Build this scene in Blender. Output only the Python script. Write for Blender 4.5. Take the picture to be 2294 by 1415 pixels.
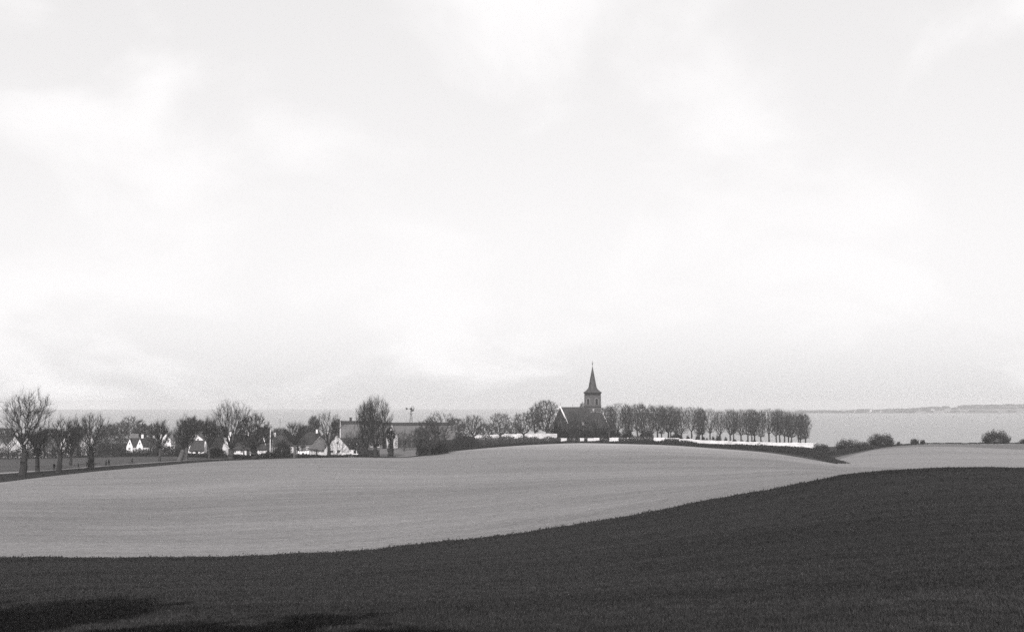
import bpy, math, random
import numpy as np
from mathutils import Vector, Matrix

# ------------------------------------------------------------------ scene, camera, sky, sun
sc = bpy.context.scene
for o in list(bpy.data.objects):
    bpy.data.objects.remove(o)
COL = sc.collection
R = math.radians
F = 2769.0                      # focal length in photograph pixels
CX, CY = 1147.0, 707.5
EYE = 35.0                      # camera height above the sea
PITCH = math.atan((905.0 - CY) / F)
cam = bpy.data.cameras.new('camera')
cam.sensor_width = 36.0
cam.lens = 36.0 * F / 2294.0
cam.clip_start = 0.1
cam.clip_end = 60000.0
camo = bpy.data.objects.new('camera', cam)
COL.objects.link(camo)
camo.location = (0, 0, EYE)
camo.rotation_euler = (R(90) + PITCH, 0, 0)
sc.camera = camo

SUN_AZ, SUN_EL = R(6), R(33)   # sun behind the camera, to its left
SUN = Vector((-math.sin(SUN_AZ) * math.cos(SUN_EL), -math.cos(SUN_AZ) * math.cos(SUN_EL), math.sin(SUN_EL)))
sl = bpy.data.lights.new('sun', 'SUN')
sl.energy = 4.4
sl.angle = R(0.6)
sl.color = (1.0, 0.985, 0.975)
so = bpy.data.objects.new('sun', sl)
COL.objects.link(so)
so.rotation_euler = (-SUN).to_track_quat('-Z', 'Y').to_euler()

world = bpy.data.worlds.new('World')
sc.world = world
world.use_nodes = True
wn, wl = world.node_tree.nodes, world.node_tree.links
wn.clear()
w_out = wn.new('ShaderNodeOutputWorld')
w_bg = wn.new('ShaderNodeBackground')
w_bg.inputs['Strength'].default_value = 0.12
w_sky = wn.new('ShaderNodeTexSky')
w_sky.sky_type = 'NISHITA'
w_sky.sun_disc = False
w_sky.sun_elevation = SUN_EL
w_sky.sun_rotation = math.atan2(SUN.x, SUN.y)
w_sky.air_density = 1.0
w_sky.dust_density = 2.5
w_bw = wn.new('ShaderNodeRGBToBW')
wl.new(w_sky.outputs['Color'], w_bw.inputs[0])
w_tc = wn.new('ShaderNodeTexCoord')
w_sep = wn.new('ShaderNodeSeparateXYZ')
wl.new(w_tc.outputs['Generated'], w_sep.inputs[0])
w_zz = wn.new('ShaderNodeMath'); w_zz.operation = 'MAXIMUM'
wl.new(w_sep.outputs['Z'], w_zz.inputs[0]); w_zz.inputs[1].default_value = 0.0
w_za = wn.new('ShaderNodeMath'); w_za.operation = 'ADD'
wl.new(w_zz.outputs[0], w_za.inputs[0]); w_za.inputs[1].default_value = 0.42
w_cmb = wn.new('ShaderNodeCombineXYZ')
for k, ax in enumerate('XY'):
    dv = wn.new('ShaderNodeMath'); dv.operation = 'DIVIDE'
    wl.new(w_sep.outputs[ax], dv.inputs[0]); wl.new(w_za.outputs[0], dv.inputs[1])
    wl.new(dv.outputs[0], w_cmb.inputs[k])
w_map = wn.new('ShaderNodeMapping')
w_map.inputs['Location'].default_value = (3.7, 1.3, 0.4)
wl.new(w_cmb.outputs[0], w_map.inputs[0])
w_n = wn.new('ShaderNodeTexNoise')
w_n.inputs['Scale'].default_value = 3.0
w_n.inputs['Detail'].default_value = 7.0
w_n.inputs['Roughness'].default_value = 0.5
w_n.inputs['Distortion'].default_value = 0.35
wl.new(w_map.outputs[0], w_n.inputs['Vector'])
w_mr = wn.new('ShaderNodeMapRange')
w_mr.interpolation_type = 'SMOOTHSTEP'
w_mr.inputs['From Min'].default_value = 0.47
w_mr.inputs['From Max'].default_value = 0.66
wl.new(w_n.outputs['Fac'], w_mr.inputs['Value'])
w_mix = wn.new('ShaderNodeMix'); w_mix.data_type = 'FLOAT'
CLOUD_LO, CLOUD_HI, SKY_GAIN = 5.7, 8.4, 0.5
w_g = wn.new('ShaderNodeMath'); w_g.operation = 'MULTIPLY_ADD'     # thin veil over a monochrome sky
wl.new(w_bw.outputs[0], w_g.inputs[0]); w_g.inputs[1].default_value = SKY_GAIN; w_g.inputs[2].default_value = CLOUD_LO
wl.new(w_mr.outputs[0], w_mix.inputs['Factor'])
wl.new(w_g.outputs[0], w_mix.inputs['A'])
w_mix.inputs['B'].default_value = CLOUD_HI
w_tint = wn.new('ShaderNodeMix'); w_tint.data_type = 'RGBA'; w_tint.blend_type = 'MULTIPLY'
w_tint.inputs['Factor'].default_value = 1.0
wl.new(w_mix.outputs['Result'], w_tint.inputs['A'])
w_tint.inputs['B'].default_value = (1.0, 0.985, 0.988, 1)
wl.new(w_tint.outputs['Result'], w_bg.inputs['Color'])
wl.new(w_bg.outputs[0], w_out.inputs[0])

sc.view_settings.view_transform = 'Standard'
sc.view_settings.look = 'None'
sc.view_settings.gamma = 1.0
sc.view_settings.exposure = 0.0
sc.view_settings.use_curve_mapping = False
sc.render.engine = 'CYCLES'
sc.cycles.use_denoising = False        # the film grain is left in
sc.cycles.use_adaptive_sampling = True
sc.cycles.adaptive_threshold = 0.022
sc.cycles.adaptive_min_samples = 24
sc.cycles.max_bounces = 6
sc.cycles.diffuse_bounces = 2
sc.cycles.volume_bounces = 1
sc.cycles.transparent_max_bounces = 4

# ------------------------------------------------------------------ geometry helpers
CP, SP = math.cos(PITCH), math.sin(PITCH)

def at(px, py, d):
    """world point seen at photograph pixel (px, py) at ground distance y = d"""
    xc, yc = (px - CX) / F, -(py - CY) / F
    dx, dy, dz = xc, CP - SP * yc, SP + CP * yc
    k = d / dy
    return Vector((dx * k, d, EYE + dz * k))

def tri_mesh(name, V, T):
    me = bpy.data.meshes.new(name)
    V = np.ascontiguousarray(V, dtype=np.float32); T = np.ascontiguousarray(T, dtype=np.int32)
    n = len(T)
    me.vertices.add(len(V)); me.vertices.foreach_set('co', V.ravel())
    me.loops.add(3 * n); me.loops.foreach_set('vertex_index', T.ravel())
    me.polygons.add(n); me.polygons.foreach_set('loop_start', np.arange(0, 3 * n, 3, dtype=np.int32))
    me.update(calc_edges=True)
    return me

def link(name, me, mat=None, parent=None, loc=None, rz=0.0):
    o = bpy.data.objects.new(name, me)
    COL.objects.link(o)
    if mat is not None:
        me.materials.clear(); me.materials.append(mat)
    if parent is not None:
        o.parent = parent
    if loc is not None:
        o.location = loc
    o.rotation_euler = (0, 0, rz)
    return o

def tag(o, label, cat, group=None):
    o['label'] = label; o['category'] = cat
    if group: o['group'] = group
    return o

def thing(name, label, cat, loc, rz=0.0, group=None):
    o = bpy.data.objects.new(name, None)
    o.empty_display_size = 0.5
    COL.objects.link(o)
    o.location = loc; o.rotation_euler = (0, 0, rz)
    return tag(o, label, cat, group)

def norm(a):
    return a / np.maximum(np.linalg.norm(a, axis=-1, keepdims=True), 1e-9)

def prisms(P0, P1, r0, r1, k=3):
    """tapered tubes, all the segments at once"""
    P0 = np.asarray(P0, float); P1 = np.asarray(P1, float)
    n = len(P0)
    d = norm(P1 - P0)
    ref = np.where(np.abs(d[:, 2:3]) < 0.9, np.array([[0, 0, 1.0]]), np.array([[1.0, 0, 0]]))
    u = norm(np.cross(d, ref)); v = np.cross(d, u)
    a = np.arange(k) * 2 * math.pi / k
    ring = np.cos(a)[None, :, None] * u[:, None, :] + np.sin(a)[None, :, None] * v[:, None, :]
    A = P0[:, None, :] + ring * np.asarray(r0, float).reshape(-1, 1, 1)
    B = P1[:, None, :] + ring * np.asarray(r1, float).reshape(-1, 1, 1)
    V = np.concatenate([A, B], 1).reshape(-1, 3)
    i = np.arange(k); j = (i + 1) % k
    t = np.concatenate([np.stack([i, j, k + j], 1), np.stack([i, k + j, k + i], 1)], 0)
    T = (t[None] + (np.arange(n) * 2 * k)[:, None, None]).reshape(-1, 3)
    return V, T

def spikes(P0, P1, r):
    """three-sided twigs ending in a point"""
    n = len(P0)
    d = norm(P1 - P0)
    ref = np.where(np.abs(d[:, 2:3]) < 0.9, np.array([[0, 0, 1.0]]), np.array([[1.0, 0, 0]]))
    u = norm(np.cross(d, ref)); v = np.cross(d, u)
    a = np.arange(3) * 2 * math.pi / 3
    ring = np.cos(a)[None, :, None] * u[:, None, :] + np.sin(a)[None, :, None] * v[:, None, :]
    A = P0[:, None, :] + ring * np.asarray(r, float).reshape(-1, 1, 1)
    V = np.concatenate([A, P1[:, None, :]], 1).reshape(-1, 3)
    t = np.array([[0, 1, 3], [1, 2, 3], [2, 0, 3]])
    T = (t[None] + (np.arange(n) * 4)[:, None, None]).reshape(-1, 3)
    return V, T

def leaves(P, size, rng, flat=0.0):
    """one small random triangle for each point"""
    n = len(P)
    u = norm(rng.normal(size=(n, 3))); w = norm(rng.normal(size=(n, 3)))
    v = norm(np.cross(u, w))
    s = (np.asarray(size) * rng.uniform(0.6, 1.3, n))[:, None]
    V = np.stack([P - u * s * 0.6 - v * s * 0.35, P + u * s * 0.6 - v * s * 0.25, P + v * s * 0.75], 1).reshape(-1, 3)
    T = np.arange(3 * n).reshape(-1, 3)
    return V, T

def merge(*vts):
    Vs, Ts, k = [], [], 0
    for V, T in vts:
        if len(V) == 0: continue
        Vs.append(V); Ts.append(T + k); k += len(V)
    return np.concatenate(Vs), np.concatenate(Ts)

# ------------------------------------------------------------------ materials (monochrome film greys)
TINT = (1.0, 0.972, 0.980)
def grey(g, a=1.0):
    return (g * TINT[0], g * TINT[1], g * TINT[2], a)

def material(name, g, var=0.15, scale=1.0, rough=0.9, spec=0.15, bump=0.0, bump_scale=None, stretch=None, layers=None, rot=0.0, knoll=None):
    """procedural grey with object/world-space noise; layers = extra (scale vector, amount) noises"""
    m = bpy.data.materials.new(name)
    m.use_nodes = True
    N, L = m.node_tree.nodes, m.node_tree.links
    b = N['Principled BSDF']
    b.inputs['Roughness'].default_value = rough
    b.inputs['Specular IOR Level'].default_value = spec
    geo = N.new('ShaderNodeNewGeometry')
    val = None
    specs = [((scale,) * 3 if stretch is None else tuple(scale * s for s in stretch), var)] + (layers or [])
    first = None
    for sv, amt in specs:
        mp = N.new('ShaderNodeMapping'); mp.inputs['Scale'].default_value = sv
        mp.inputs['Rotation'].default_value = (0, 0, rot)
        mp.vector_type = 'TEXTURE' if False else 'POINT'
        L.new(geo.outputs['Position'], mp.inputs[0])
        no = N.new('ShaderNodeTexNoise'); no.inputs['Scale'].default_value = 1.0
        no.inputs['Detail'].default_value = 5.0; no.inputs['Roughness'].default_value = 0.65
        L.new(mp.outputs[0], no.inputs['Vector'])
        if first is None: first = no
        mr = N.new('ShaderNodeMapRange')
        mr.inputs['From Min'].default_value = 0.28; mr.inputs['From Max'].default_value = 0.72
        mr.inputs['To Min'].default_value = 1.0 - amt; mr.inputs['To Max'].default_value = 1.0 + amt
        L.new(no.outputs['Fac'], mr.inputs['Value'])
        if val is None: val = mr.outputs[0]
        else:
            mu = N.new('ShaderNodeMath'); mu.operation = 'MULTIPLY'
            L.new(val, mu.inputs[0]); L.new(mr.outputs[0], mu.inputs[1]); val = mu.outputs[0]
    if knoll:       # soil colour paler in a soft ellipse over the knoll, slightly darker beyond
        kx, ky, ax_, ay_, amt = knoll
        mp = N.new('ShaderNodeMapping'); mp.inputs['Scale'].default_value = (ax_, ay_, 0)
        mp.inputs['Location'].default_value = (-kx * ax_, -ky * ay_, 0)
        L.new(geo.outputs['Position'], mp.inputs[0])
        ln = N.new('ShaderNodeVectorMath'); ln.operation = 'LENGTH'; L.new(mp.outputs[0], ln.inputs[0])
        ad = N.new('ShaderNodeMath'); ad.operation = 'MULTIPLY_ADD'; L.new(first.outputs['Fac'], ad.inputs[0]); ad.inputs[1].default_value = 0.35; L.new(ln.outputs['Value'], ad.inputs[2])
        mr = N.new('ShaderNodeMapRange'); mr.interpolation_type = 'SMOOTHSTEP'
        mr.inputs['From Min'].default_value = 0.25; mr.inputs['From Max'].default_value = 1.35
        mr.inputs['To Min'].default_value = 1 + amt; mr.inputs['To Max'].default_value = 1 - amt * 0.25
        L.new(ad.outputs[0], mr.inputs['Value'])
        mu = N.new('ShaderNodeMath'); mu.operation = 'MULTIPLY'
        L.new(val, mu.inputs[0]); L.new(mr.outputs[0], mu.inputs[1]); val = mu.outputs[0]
    mx = N.new('ShaderNodeMix'); mx.data_type = 'RGBA'; mx.blend_type = 'MULTIPLY'; mx.inputs['Factor'].default_value = 1.0
    mx.inputs['A'].default_value = grey(g)
    L.new(val, mx.inputs['B'])
    L.new(mx.outputs['Result'], b.inputs['Base Color'])
    if bump > 0:
        mp = N.new('ShaderNodeMapping'); bs = bump_scale or scale * 4
        mp.inputs['Scale'].default_value = bs if isinstance(bs, tuple) else (bs,) * 3
        mp.inputs['Rotation'].default_value = (0, 0, rot)
        L.new(geo.outputs['Position'], mp.inputs[0])
        no = N.new('ShaderNodeTexNoise'); no.inputs['Scale'].default_value = 1.0; no.inputs['Detail'].default_value = 6.0
        L.new(mp.outputs[0], no.inputs['Vector'])
        bp = N.new('ShaderNodeBump'); bp.inputs['Strength'].default_value = 1.0; bp.inputs['Distance'].default_value = bump
        L.new(no.outputs['Fac'], bp.inputs['Height']); L.new(bp.outputs[0], b.inputs['Normal'])
    return m

M = {}
M['crop'] = material('dark_crop', 0.020, 0.3, 2.2, 1.0, 0.05, 0.06, 9.0,
                     layers=[((0.02, 0.05, 0.05), 0.25), ((0.04, 0.45, 0.45), 0.28), ((7, 7, 7), 0.25)], rot=R(-12))
M['blade'] = material('crop_blade', 0.030, 0.45, 1.6, 0.9, 0.1, layers=[((0.02, 0.05, 0.05), 0.25), ((0.04, 0.45, 0.45), 0.28), ((11, 11, 11), 0.35)], rot=R(-12))
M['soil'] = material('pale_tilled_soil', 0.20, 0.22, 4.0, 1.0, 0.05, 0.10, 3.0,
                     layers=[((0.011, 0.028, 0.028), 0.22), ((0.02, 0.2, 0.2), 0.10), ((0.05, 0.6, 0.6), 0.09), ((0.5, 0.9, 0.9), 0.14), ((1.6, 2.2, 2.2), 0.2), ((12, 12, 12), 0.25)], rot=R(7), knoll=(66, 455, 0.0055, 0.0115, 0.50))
M['soil_far'] = material('grey_tilled_soil', 0.195, 0.2, 2.5, 1.0, 0.05, 0.05, 4.0,
                         layers=[((0.012, 0.06, 0.06), 0.10), ((0.02, 0.3, 0.3), 0.07), ((0.5, 0.7, 0.7), 0.06)], rot=R(-4))
M['headland'] = material('headland_grass', 0.12, 0.12, 1.0, 1.0, 0.05, 0.05, 4.0, layers=[((0.02, 0.1, 0.1), 0.12)])
M['verge'] = material('verge_grass', 0.018, 0.3, 0.6, 1.0, 0.05, 0.06, 5.0, layers=[((0.08, 0.2, 0.2), 0.25)])
M['meadow'] = material('meadow_grass', 0.062, 0.2, 0.7, 1.0, 0.05, 0.05, 5.0, layers=[((0.02, 0.1, 0.1), 0.2)])
M['ground'] = material('rough_grass', 0.026, 0.3, 0.4, 1.0, 0.05, 0.06, 4.0, layers=[((0.03, 0.06, 0.06), 0.25)])
M['pasture'] = material('dry_pasture', 0.13, 0.15, 0.5, 1.0, 0.05, 0.05, 4.0, layers=[((0.05, 0.1, 0.1), 0.15)])
M['road'] = material('gravel_road', 0.20, 0.12, 1.2, 1.0, 0.05, 0.02, 8.0)
M['bank'] = material('bank_grass', 0.035, 0.3, 0.5, 1.0, 0.05, 0.06, 5.0, layers=[((0.06, 0.12, 0.12), 0.25)])
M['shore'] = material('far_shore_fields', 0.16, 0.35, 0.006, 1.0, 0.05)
M['bark'] = material('dark_bark', 0.030, 0.3, 3.0, 0.95, 0.1)
M['bark_pale'] = material('sunlit_pale_bark', 0.085, 0.3, 3.0, 0.95, 0.1)  # sunlight on the pale trunks put into the bark colour
M['bark_mid'] = material('grey_bark', 0.05, 0.3, 3.0, 0.95, 0.1)
M['twig'] = material('twig', 0.025, 0.3, 1.0, 0.9, 0.1)
M['twig_mid'] = material('twig_grey', 0.050, 0.3, 1.0, 0.9, 0.1)
M['ivy'] = material('ivy_leaf', 0.016, 0.4, 2.0, 0.7, 0.2)
M['evergreen'] = material('evergreen_leaf', 0.016, 0.4, 1.5, 0.8, 0.15)
M['brush'] = material('brushwood', 0.026, 0.4, 0.8, 0.95, 0.1)
M['brush_pale'] = material('dry_brushwood', 0.055, 0.4, 0.8, 0.95, 0.1)
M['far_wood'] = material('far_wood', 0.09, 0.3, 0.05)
M['white'] = material('whitewash', 0.70, 0.14, 0.7, 0.9, 0.2, 0.01, 6.0)
M['white_dull'] = material('weathered_whitewash', 0.42, 0.22, 0.6, 0.9, 0.2, 0.01, 6.0)
M['thatch'] = material('old_thatch', 0.05, 0.25, 2.0, 1.0, 0.05, 0.05, 8.0)
M['thatch_pale'] = material('weathered_thatch', 0.115, 0.25, 1.4, 1.0, 0.05, 0.06, (7, 7, 2.5))
M['tile_dark'] = material('dark_roof_tile', 0.035, 0.25, 2.0, 0.9, 0.15, 0.03, 8.0)
M['roof_grey'] = material('grey_roofing', 0.105, 0.2, 1.2, 0.9, 0.15, 0.02, 8.0)
M['roof_light'] = material('pale_sheet_roof', 0.24, 0.15, 1.0, 0.8, 0.2)
M['brick'] = material('red_brick', 0.10, 0.2, 3.0, 0.95, 0.1, 0.02, 10.0)
M['brick_dark'] = material('dark_brick', 0.042, 0.25, 2.5, 0.95, 0.1, 0.02, 10.0)
M['slate'] = material('spire_slate', 0.05, 0.2, 3.0, 0.75, 0.25, 0.02, 9.0)
M['church_tile'] = material('church_roof_tile', 0.05, 0.22, 2.5, 0.95, 0.1, 0.03, 8.0)
M['stone'] = material('pale_dressed_stone', 0.38, 0.12, 2.0, 0.9, 0.15)
M['buff'] = material('buff_brick', 0.27, 0.15, 2.0, 0.9, 0.15)
M['limewash'] = material('limewash', 0.56, 0.22, 0.5, 0.95, 0.1, 0.02, 5.0, layers=[((0.25, 0.25, 1.5), 0.15)])
M['glass'] = material('window_glass', 0.02, 0.1, 1.0, 0.15, 0.5)
M['iron'] = material('dark_iron', 0.035, 0.2, 4.0, 0.6, 0.4)
M['wood_dark'] = material('tarred_wood', 0.035, 0.25, 3.0, 0.9, 0.15)
M['wood_pole'] = material('weathered_pole', 0.16, 0.2, 3.0, 0.9, 0.15)
M['paint_white'] = material('white_paint', 0.8, 0.04, 1.0, 0.6, 0.3)
M['linen'] = material('white_linen', 0.82, 0.05, 2.0, 0.95, 0.1)
M['cloth'] = material('dark_cloth', 0.014, 0.25, 4.0, 0.95, 0.1)
M['cloth_mid'] = material('grey_cloth', 0.03, 0.25, 4.0, 0.95, 0.1)
M['skin'] = material('skin', 0.35, 0.1, 6.0, 0.6, 0.3)
M['hair'] = material('hair', 0.03, 0.2, 6.0, 0.7, 0.3)

mw = bpy.data.materials.new('sea_water'); mw.use_nodes = True; M['sea'] = mw
_N, _L = mw.node_tree.nodes, mw.node_tree.links
_b = _N['Principled BSDF']; _b.inputs['Base Color'].default_value = grey(0.08); _b.inputs['Specular IOR Level'].default_value = 0.5
_b.inputs['Roughness'].default_value = 0.25; _b.inputs['IOR'].default_value = 1.33
_g = _N.new('ShaderNodeNewGeometry'); _m = _N.new('ShaderNodeMapping'); _m.inputs['Scale'].default_value = (0.12, 0.35, 0.3)
_L.new(_g.outputs['Position'], _m.inputs[0])
_n = _N.new('ShaderNodeTexNoise'); _n.inputs['Scale'].default_value = 1.0; _n.inputs['Detail'].default_value = 6.0
_L.new(_m.outputs[0], _n.inputs['Vector'])
_p = _N.new('ShaderNodeBump'); _p.inputs['Distance'].default_value = 0.45; _p.inputs['Strength'].default_value = 1.0
_L.new(_n.outputs['Fac'], _p.inputs['Height']); _L.new(_p.outputs[0], _b.inputs['Normal'])

# ------------------------------------------------------------------ the lie of the land
# (column, distance, row at which the surface appears): hill falling to the left, plain, churchyard hill, right field
CTRL = []
def col(px, *pts):
    for d, py in pts:
        CTRL.append((px, d, py))
col(-900, (10, 1640), (25, 1500), (50, 1395), (80, 1320), (110, 1272), (160, 1195), (230, 1125), (330, 1060), (450, 1020), (620, 990))
col(-350, (10, 1600), (25, 1475), (50, 1370), (80, 1305), (110, 1260), (160, 1172), (230, 1108), (262, 1092), (300, 1066), (420, 1030), (560, 1000), (700, 982))
col(0, (10, 1570), (25, 1445), (50, 1346), (80, 1291), (110, 1252), (160, 1160), (215, 1108), (265, 1081), (300, 1058), (350, 1042), (420, 1028), (560, 999), (700, 982))
col(350, (110, 1252), (170, 1150), (240, 1088), (318, 1044), (345, 1034), (385, 1026), (430, 1019), (560, 997), (700, 982))
col(573, (10, 1595), (25, 1438), (50, 1330), (80, 1278), (110, 1247), (170, 1140), (260, 1066), (360, 1027), (400, 1019), (450, 1008), (560, 991), (700, 979))
col(800, (110, 1236), (170, 1132), (270, 1060), (372, 1023.5), (420, 1013), (470, 1003), (560, 989))
col(900, (110, 1226), (380, 1023.5), (440, 1004), (480, 998), (560, 986))
col(1000, (110, 1216), (170, 1121), (270, 1062), (330, 1037), (402, 1012), (460, 998), (540, 986), (660, 974))
col(1147, (10, 1590), (25, 1430), (50, 1312), (80, 1246), (110, 1200), (170, 1110), (270, 1056), (340, 1024), (432, 999), (480, 991), (540, 985), (640, 975))
col(1300, (110, 1178), (170, 1098), (270, 1049), (350, 1019), (450, 992), (480, 990), (540, 985), (640, 973))
col(1500, (110, 1142), (170, 1086), (270, 1045), (350, 1016), (440, 997), (480, 992.5), (540, 984), (640, 972))
col(1600, (110, 1122), (180, 1079), (270, 1044), (350, 1019), (420, 1004), (480, 995), (540, 986), (640, 974))
col(1720, (10, 1580), (25, 1408), (50, 1262), (80, 1166), (110, 1100), (190, 1066), (280, 1042), (350, 1024), (400, 1013.5), (470, 1000), (540, 989), (640, 978))
col(1830, (110, 1079), (190, 1060), (280, 1044), (370, 1031), (450, 1010), (500, 1000))
col(1900, (110, 1066), (200, 1058), (300, 1048), (352, 1042), (415, 1016), (440, 1008), (500, 998))
col(2000, (110, 1056), (200, 1085), (308, 1049.5), (390, 1020), (452, 998), (480, 996))
col(2120, (110, 1051), (190, 1082), (305, 1051), (390, 1019), (465, 994), (490, 994))
col(2294, (10, 1570), (25, 1388), (50, 1225), (80, 1116), (110, 1051), (180, 1076), (260, 1071), (310, 1050), (390, 1020), (440, 1006), (482, 993.5), (500, 993.5))
col(2650, (10, 1565), (25, 1380), (50, 1220), (80, 1118), (110, 1060), (180, 1078), (260, 1072), (310, 1052), (390, 1022), (440, 1010), (482, 999))
col(3100, (10, 1560), (25, 1375), (50, 1220), (80, 1120), (110, 1068), (180, 1080), (260, 1074), (310, 1056), (390, 1026), (482, 1006))
_cp = np.array([tuple(at(px, py, d)) for px, d, py in CTRL])
def _uv(x, y):
    r = np.hypot(x, y); ph = np.arctan2(x, y)
    return np.stack([np.clip(ph, -0.75, 0.75) * 5.0, np.log(np.maximum(r, 9.0)) * 1.9], -1)
_cuv = _uv(_cp[:, 0], _cp[:, 1])
_ct = (EYE - _cp[:, 2]) / np.hypot(_cp[:, 0], _cp[:, 1])
def _ker(r2):
    return 0.5 * r2 * np.log(np.maximum(r2, 1e-12))
def _fit():
    n = len(_cuv)
    K = _ker(((_cuv[:, None] - _cuv[None]) ** 2).sum(-1)) + np.eye(n) * 1e-4
    P = np.concatenate([np.ones((n, 1)), _cuv], 1)
    A = np.block([[K, P], [P.T, np.zeros((3, 3))]])
    s = np.linalg.solve(A, np.concatenate([_ct, np.zeros(3)]))
    return s[:n], s[n:]
_w, _a = _fit()
def sstep(a, b, x):
    t = np.clip((x - a) / (b - a), 0, 1)
    return t * t * (3 - 2 * t)
def G(x, y):
    """ground height"""
    x = np.atleast_1d(np.asarray(x, float)); y = np.atleast_1d(np.asarray(y, float))
    out = np.empty(len(x))
    for i in range(0, len(x), 20000):
        xx, yy = x[i:i + 20000], y[i:i + 20000]
        uv = _uv(xx, yy)
        t = _ker(((uv[:, None] - _cuv[None]) ** 2).sum(-1)) @ _w + _a[0] + uv @ _a[1:]
        r = np.hypot(xx, yy); ph = np.arctan2(xx, yy)
        z = EYE - t * np.clip(r, 9.0, 680.0)
        z = np.where(r < 12, z + (EYE - 1.65 - z) * (1 - sstep(0, 12, r)), z)
        # behind the camera the hill goes on level
        back = sstep(0.8, 1.5, np.abs(ph))
        z = z * (1 - back) + (EYE - 1.7) * back
        # the land ends at the shore
        pxc = CX + F * np.tan(np.clip(ph, -0.8, 0.8))
        edge = np.interp(pxc, [-1000, 900, 1150, 1370, 1395, 1850, 2050, 3300], [640, 640, 620, 590, 528, 520, 520, 520])
        k = sstep(0, 1, (r - edge) / (edge * 0.22))
        z = z * (1 - k) + (-3.0) * k
        out[i:i + 20000] = z
    return out
def g1(x, y):
    return float(G([x], [y])[0])
def ground(px, d, dz=0.0):
    p = at(px, 990.0, d)
    for _ in range(3):
        z = g1(p.x, p.y)
        # refine the column for the true height
        v = (z - EYE)
        depth = d * CP + v * SP
        p.x = (px - CX) / F * depth
    return Vector((p.x, d, z + dz))
def mpp(d):
    return d / F
def curve(*pts):
    xs = [p[0] for p in pts]; ys = [p[1] for p in pts]
    def f(v):
        # smooth (Catmull-Rom like) by blending neighbouring linear interpolations
        return sum(np.interp(np.asarray(v) + k, xs, ys) for k in (-24, -12, 0, 12, 24)) / 5
    return f

def grid_mesh(name, X, Y, Z):
    nu, nv = X.shape
    V = np.stack([X, Y, Z], -1).reshape(-1, 3)
    i, j = np.meshgrid(np.arange(nu - 1), np.arange(nv - 1), indexing='ij')
    a = (i * nv + j).ravel(); b = a + nv; c = b + 1; d = a + 1
    T = np.concatenate([np.stack([a, b, c], 1), np.stack([a, c, d], 1)])
    me = tri_mesh(name, V, T)
    me.polygons.foreach_set('use_smooth', np.ones(len(T), dtype=bool))
    return me

def patch(name, px0, px1, nu, near, far, nv, off, mat, geom=True, jitter=0.0, seed=1):
    px = np.linspace(px0, px1, nu)
    d0, d1 = near(px) if callable(near) else np.full(nu, near), far(px) if callable(far) else np.full(nu, far)
    if jitter:
        rg = np.random.default_rng(seed); d1 = d1 + rg.normal(0, jitter, nu)
    t = np.linspace(0, 1, nv)[None]
    D = d0[:, None] ** (1 - t) * d1[:, None] ** t
    X = (px[:, None] - CX) / F * D
    Z = G(X.ravel(), D.ravel()).reshape(X.shape) + off
    o = link(name, grid_mesh(name, X, D, Z), mat)
    o['kind'] = 'structure'
    return o

# base terrain: full circle round the camera
def base_ground():
    ph = np.concatenate([np.linspace(-math.pi, -0.62, 60)[:-1], np.linspace(-0.62, 0.62, 380), np.linspace(0.62, math.pi, 60)[1:]])
    r = np.concatenate([[0.5, 2, 4, 6, 8], np.geomspace(10, 1150, 190)])
    PH, RR = np.meshgrid(ph, r, indexing='ij')
    X, Y = RR * np.sin(PH), RR * np.cos(PH)
    Z = G(X.ravel(), Y.ravel()).reshape(X.shape) - 0.15
    o = link('ground', grid_mesh('ground', X, Y, Z), M['ground']); o['kind'] = 'structure'
base_ground()

_D1 = curve((-900, 110), (0, 110), (700, 110), (1400, 111), (1900, 110), (2294, 110), (3100, 111))
def D1(p):
    p = np.asarray(p, float)
    return _D1(p) + 0.5 * np.sin(p * 0.021) + 0.3 * np.sin(p * 0.057 + 1) + 0.2 * np.sin(p * 0.13 + 2)
D2 = curve((-900, 225), (-350, 245), (0, 265), (130, 285), (240, 303), (350, 318), (500, 345), (620, 358), (740, 367), (940, 380), (1000, 402), (1100, 424),
           (1180, 440), (1300, 450), (1500, 440), (1600, 420), (1720, 400), (1830, 370), (1880, 355), (1950, 330), (2100, 303), (2294, 290), (3100, 275))
D3 = curve((1850, 380), (1880, 404), (1900, 412), (1950, 430), (2000, 447), (2050, 458), (2150, 468), (2294, 482), (3100, 482))
D3b = curve((1850, 366), (1866, 372), (1900, 404), (1950, 426), (2000, 434), (2050, 436), (2150, 438), (2294, 438), (3100, 436))
VB = curve((-900, 243), (-350, 268), (0, 293), (130, 307), (240, 324), (350, 338), (500, 361), (560, 370))
VC = curve((-900, 247.5), (-350, 273), (0, 298.5), (130, 312), (240, 328.6), (350, 342), (500, 364), (560, 372))
patch('dark_field', -900, 3100, 700, 2.5, D1, 150, 0.05, M['crop'])
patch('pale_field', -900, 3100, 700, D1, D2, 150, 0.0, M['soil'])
patch('right_field', 1862, 3100, 200, D2, D3b, 60, 0.004, M['soil_far'])
patch('headland', 1866, 3100, 160, D3b, D3, 14, 0.006, M['headland'])
patch('verge', -900, 560, 200, D2, VB, 12, 0.01, M['verge'])
patch('road', -900, 540, 200, VB, VC, 6, 0.03, M['road'])
patch('meadow', -900, 500, 160, VC, curve((-900, 330), (-350, 400), (0, 420), (240, 418), (340, 415), (430, 392), (500, 372)), 30, 0.012, M['meadow'])
patch('pasture', 852, 944, 40, lambda p: D2(p) + 6, 446, 20, 0.01, M['pasture'])
patch('farm_track', 868, 946, 60, curve((868, 380.5), (900, 381), (925, 384), (946, 392)), curve((868, 383), (900, 384.5), (925, 389), (946, 398)), 4, 0.03, M['road'])
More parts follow.
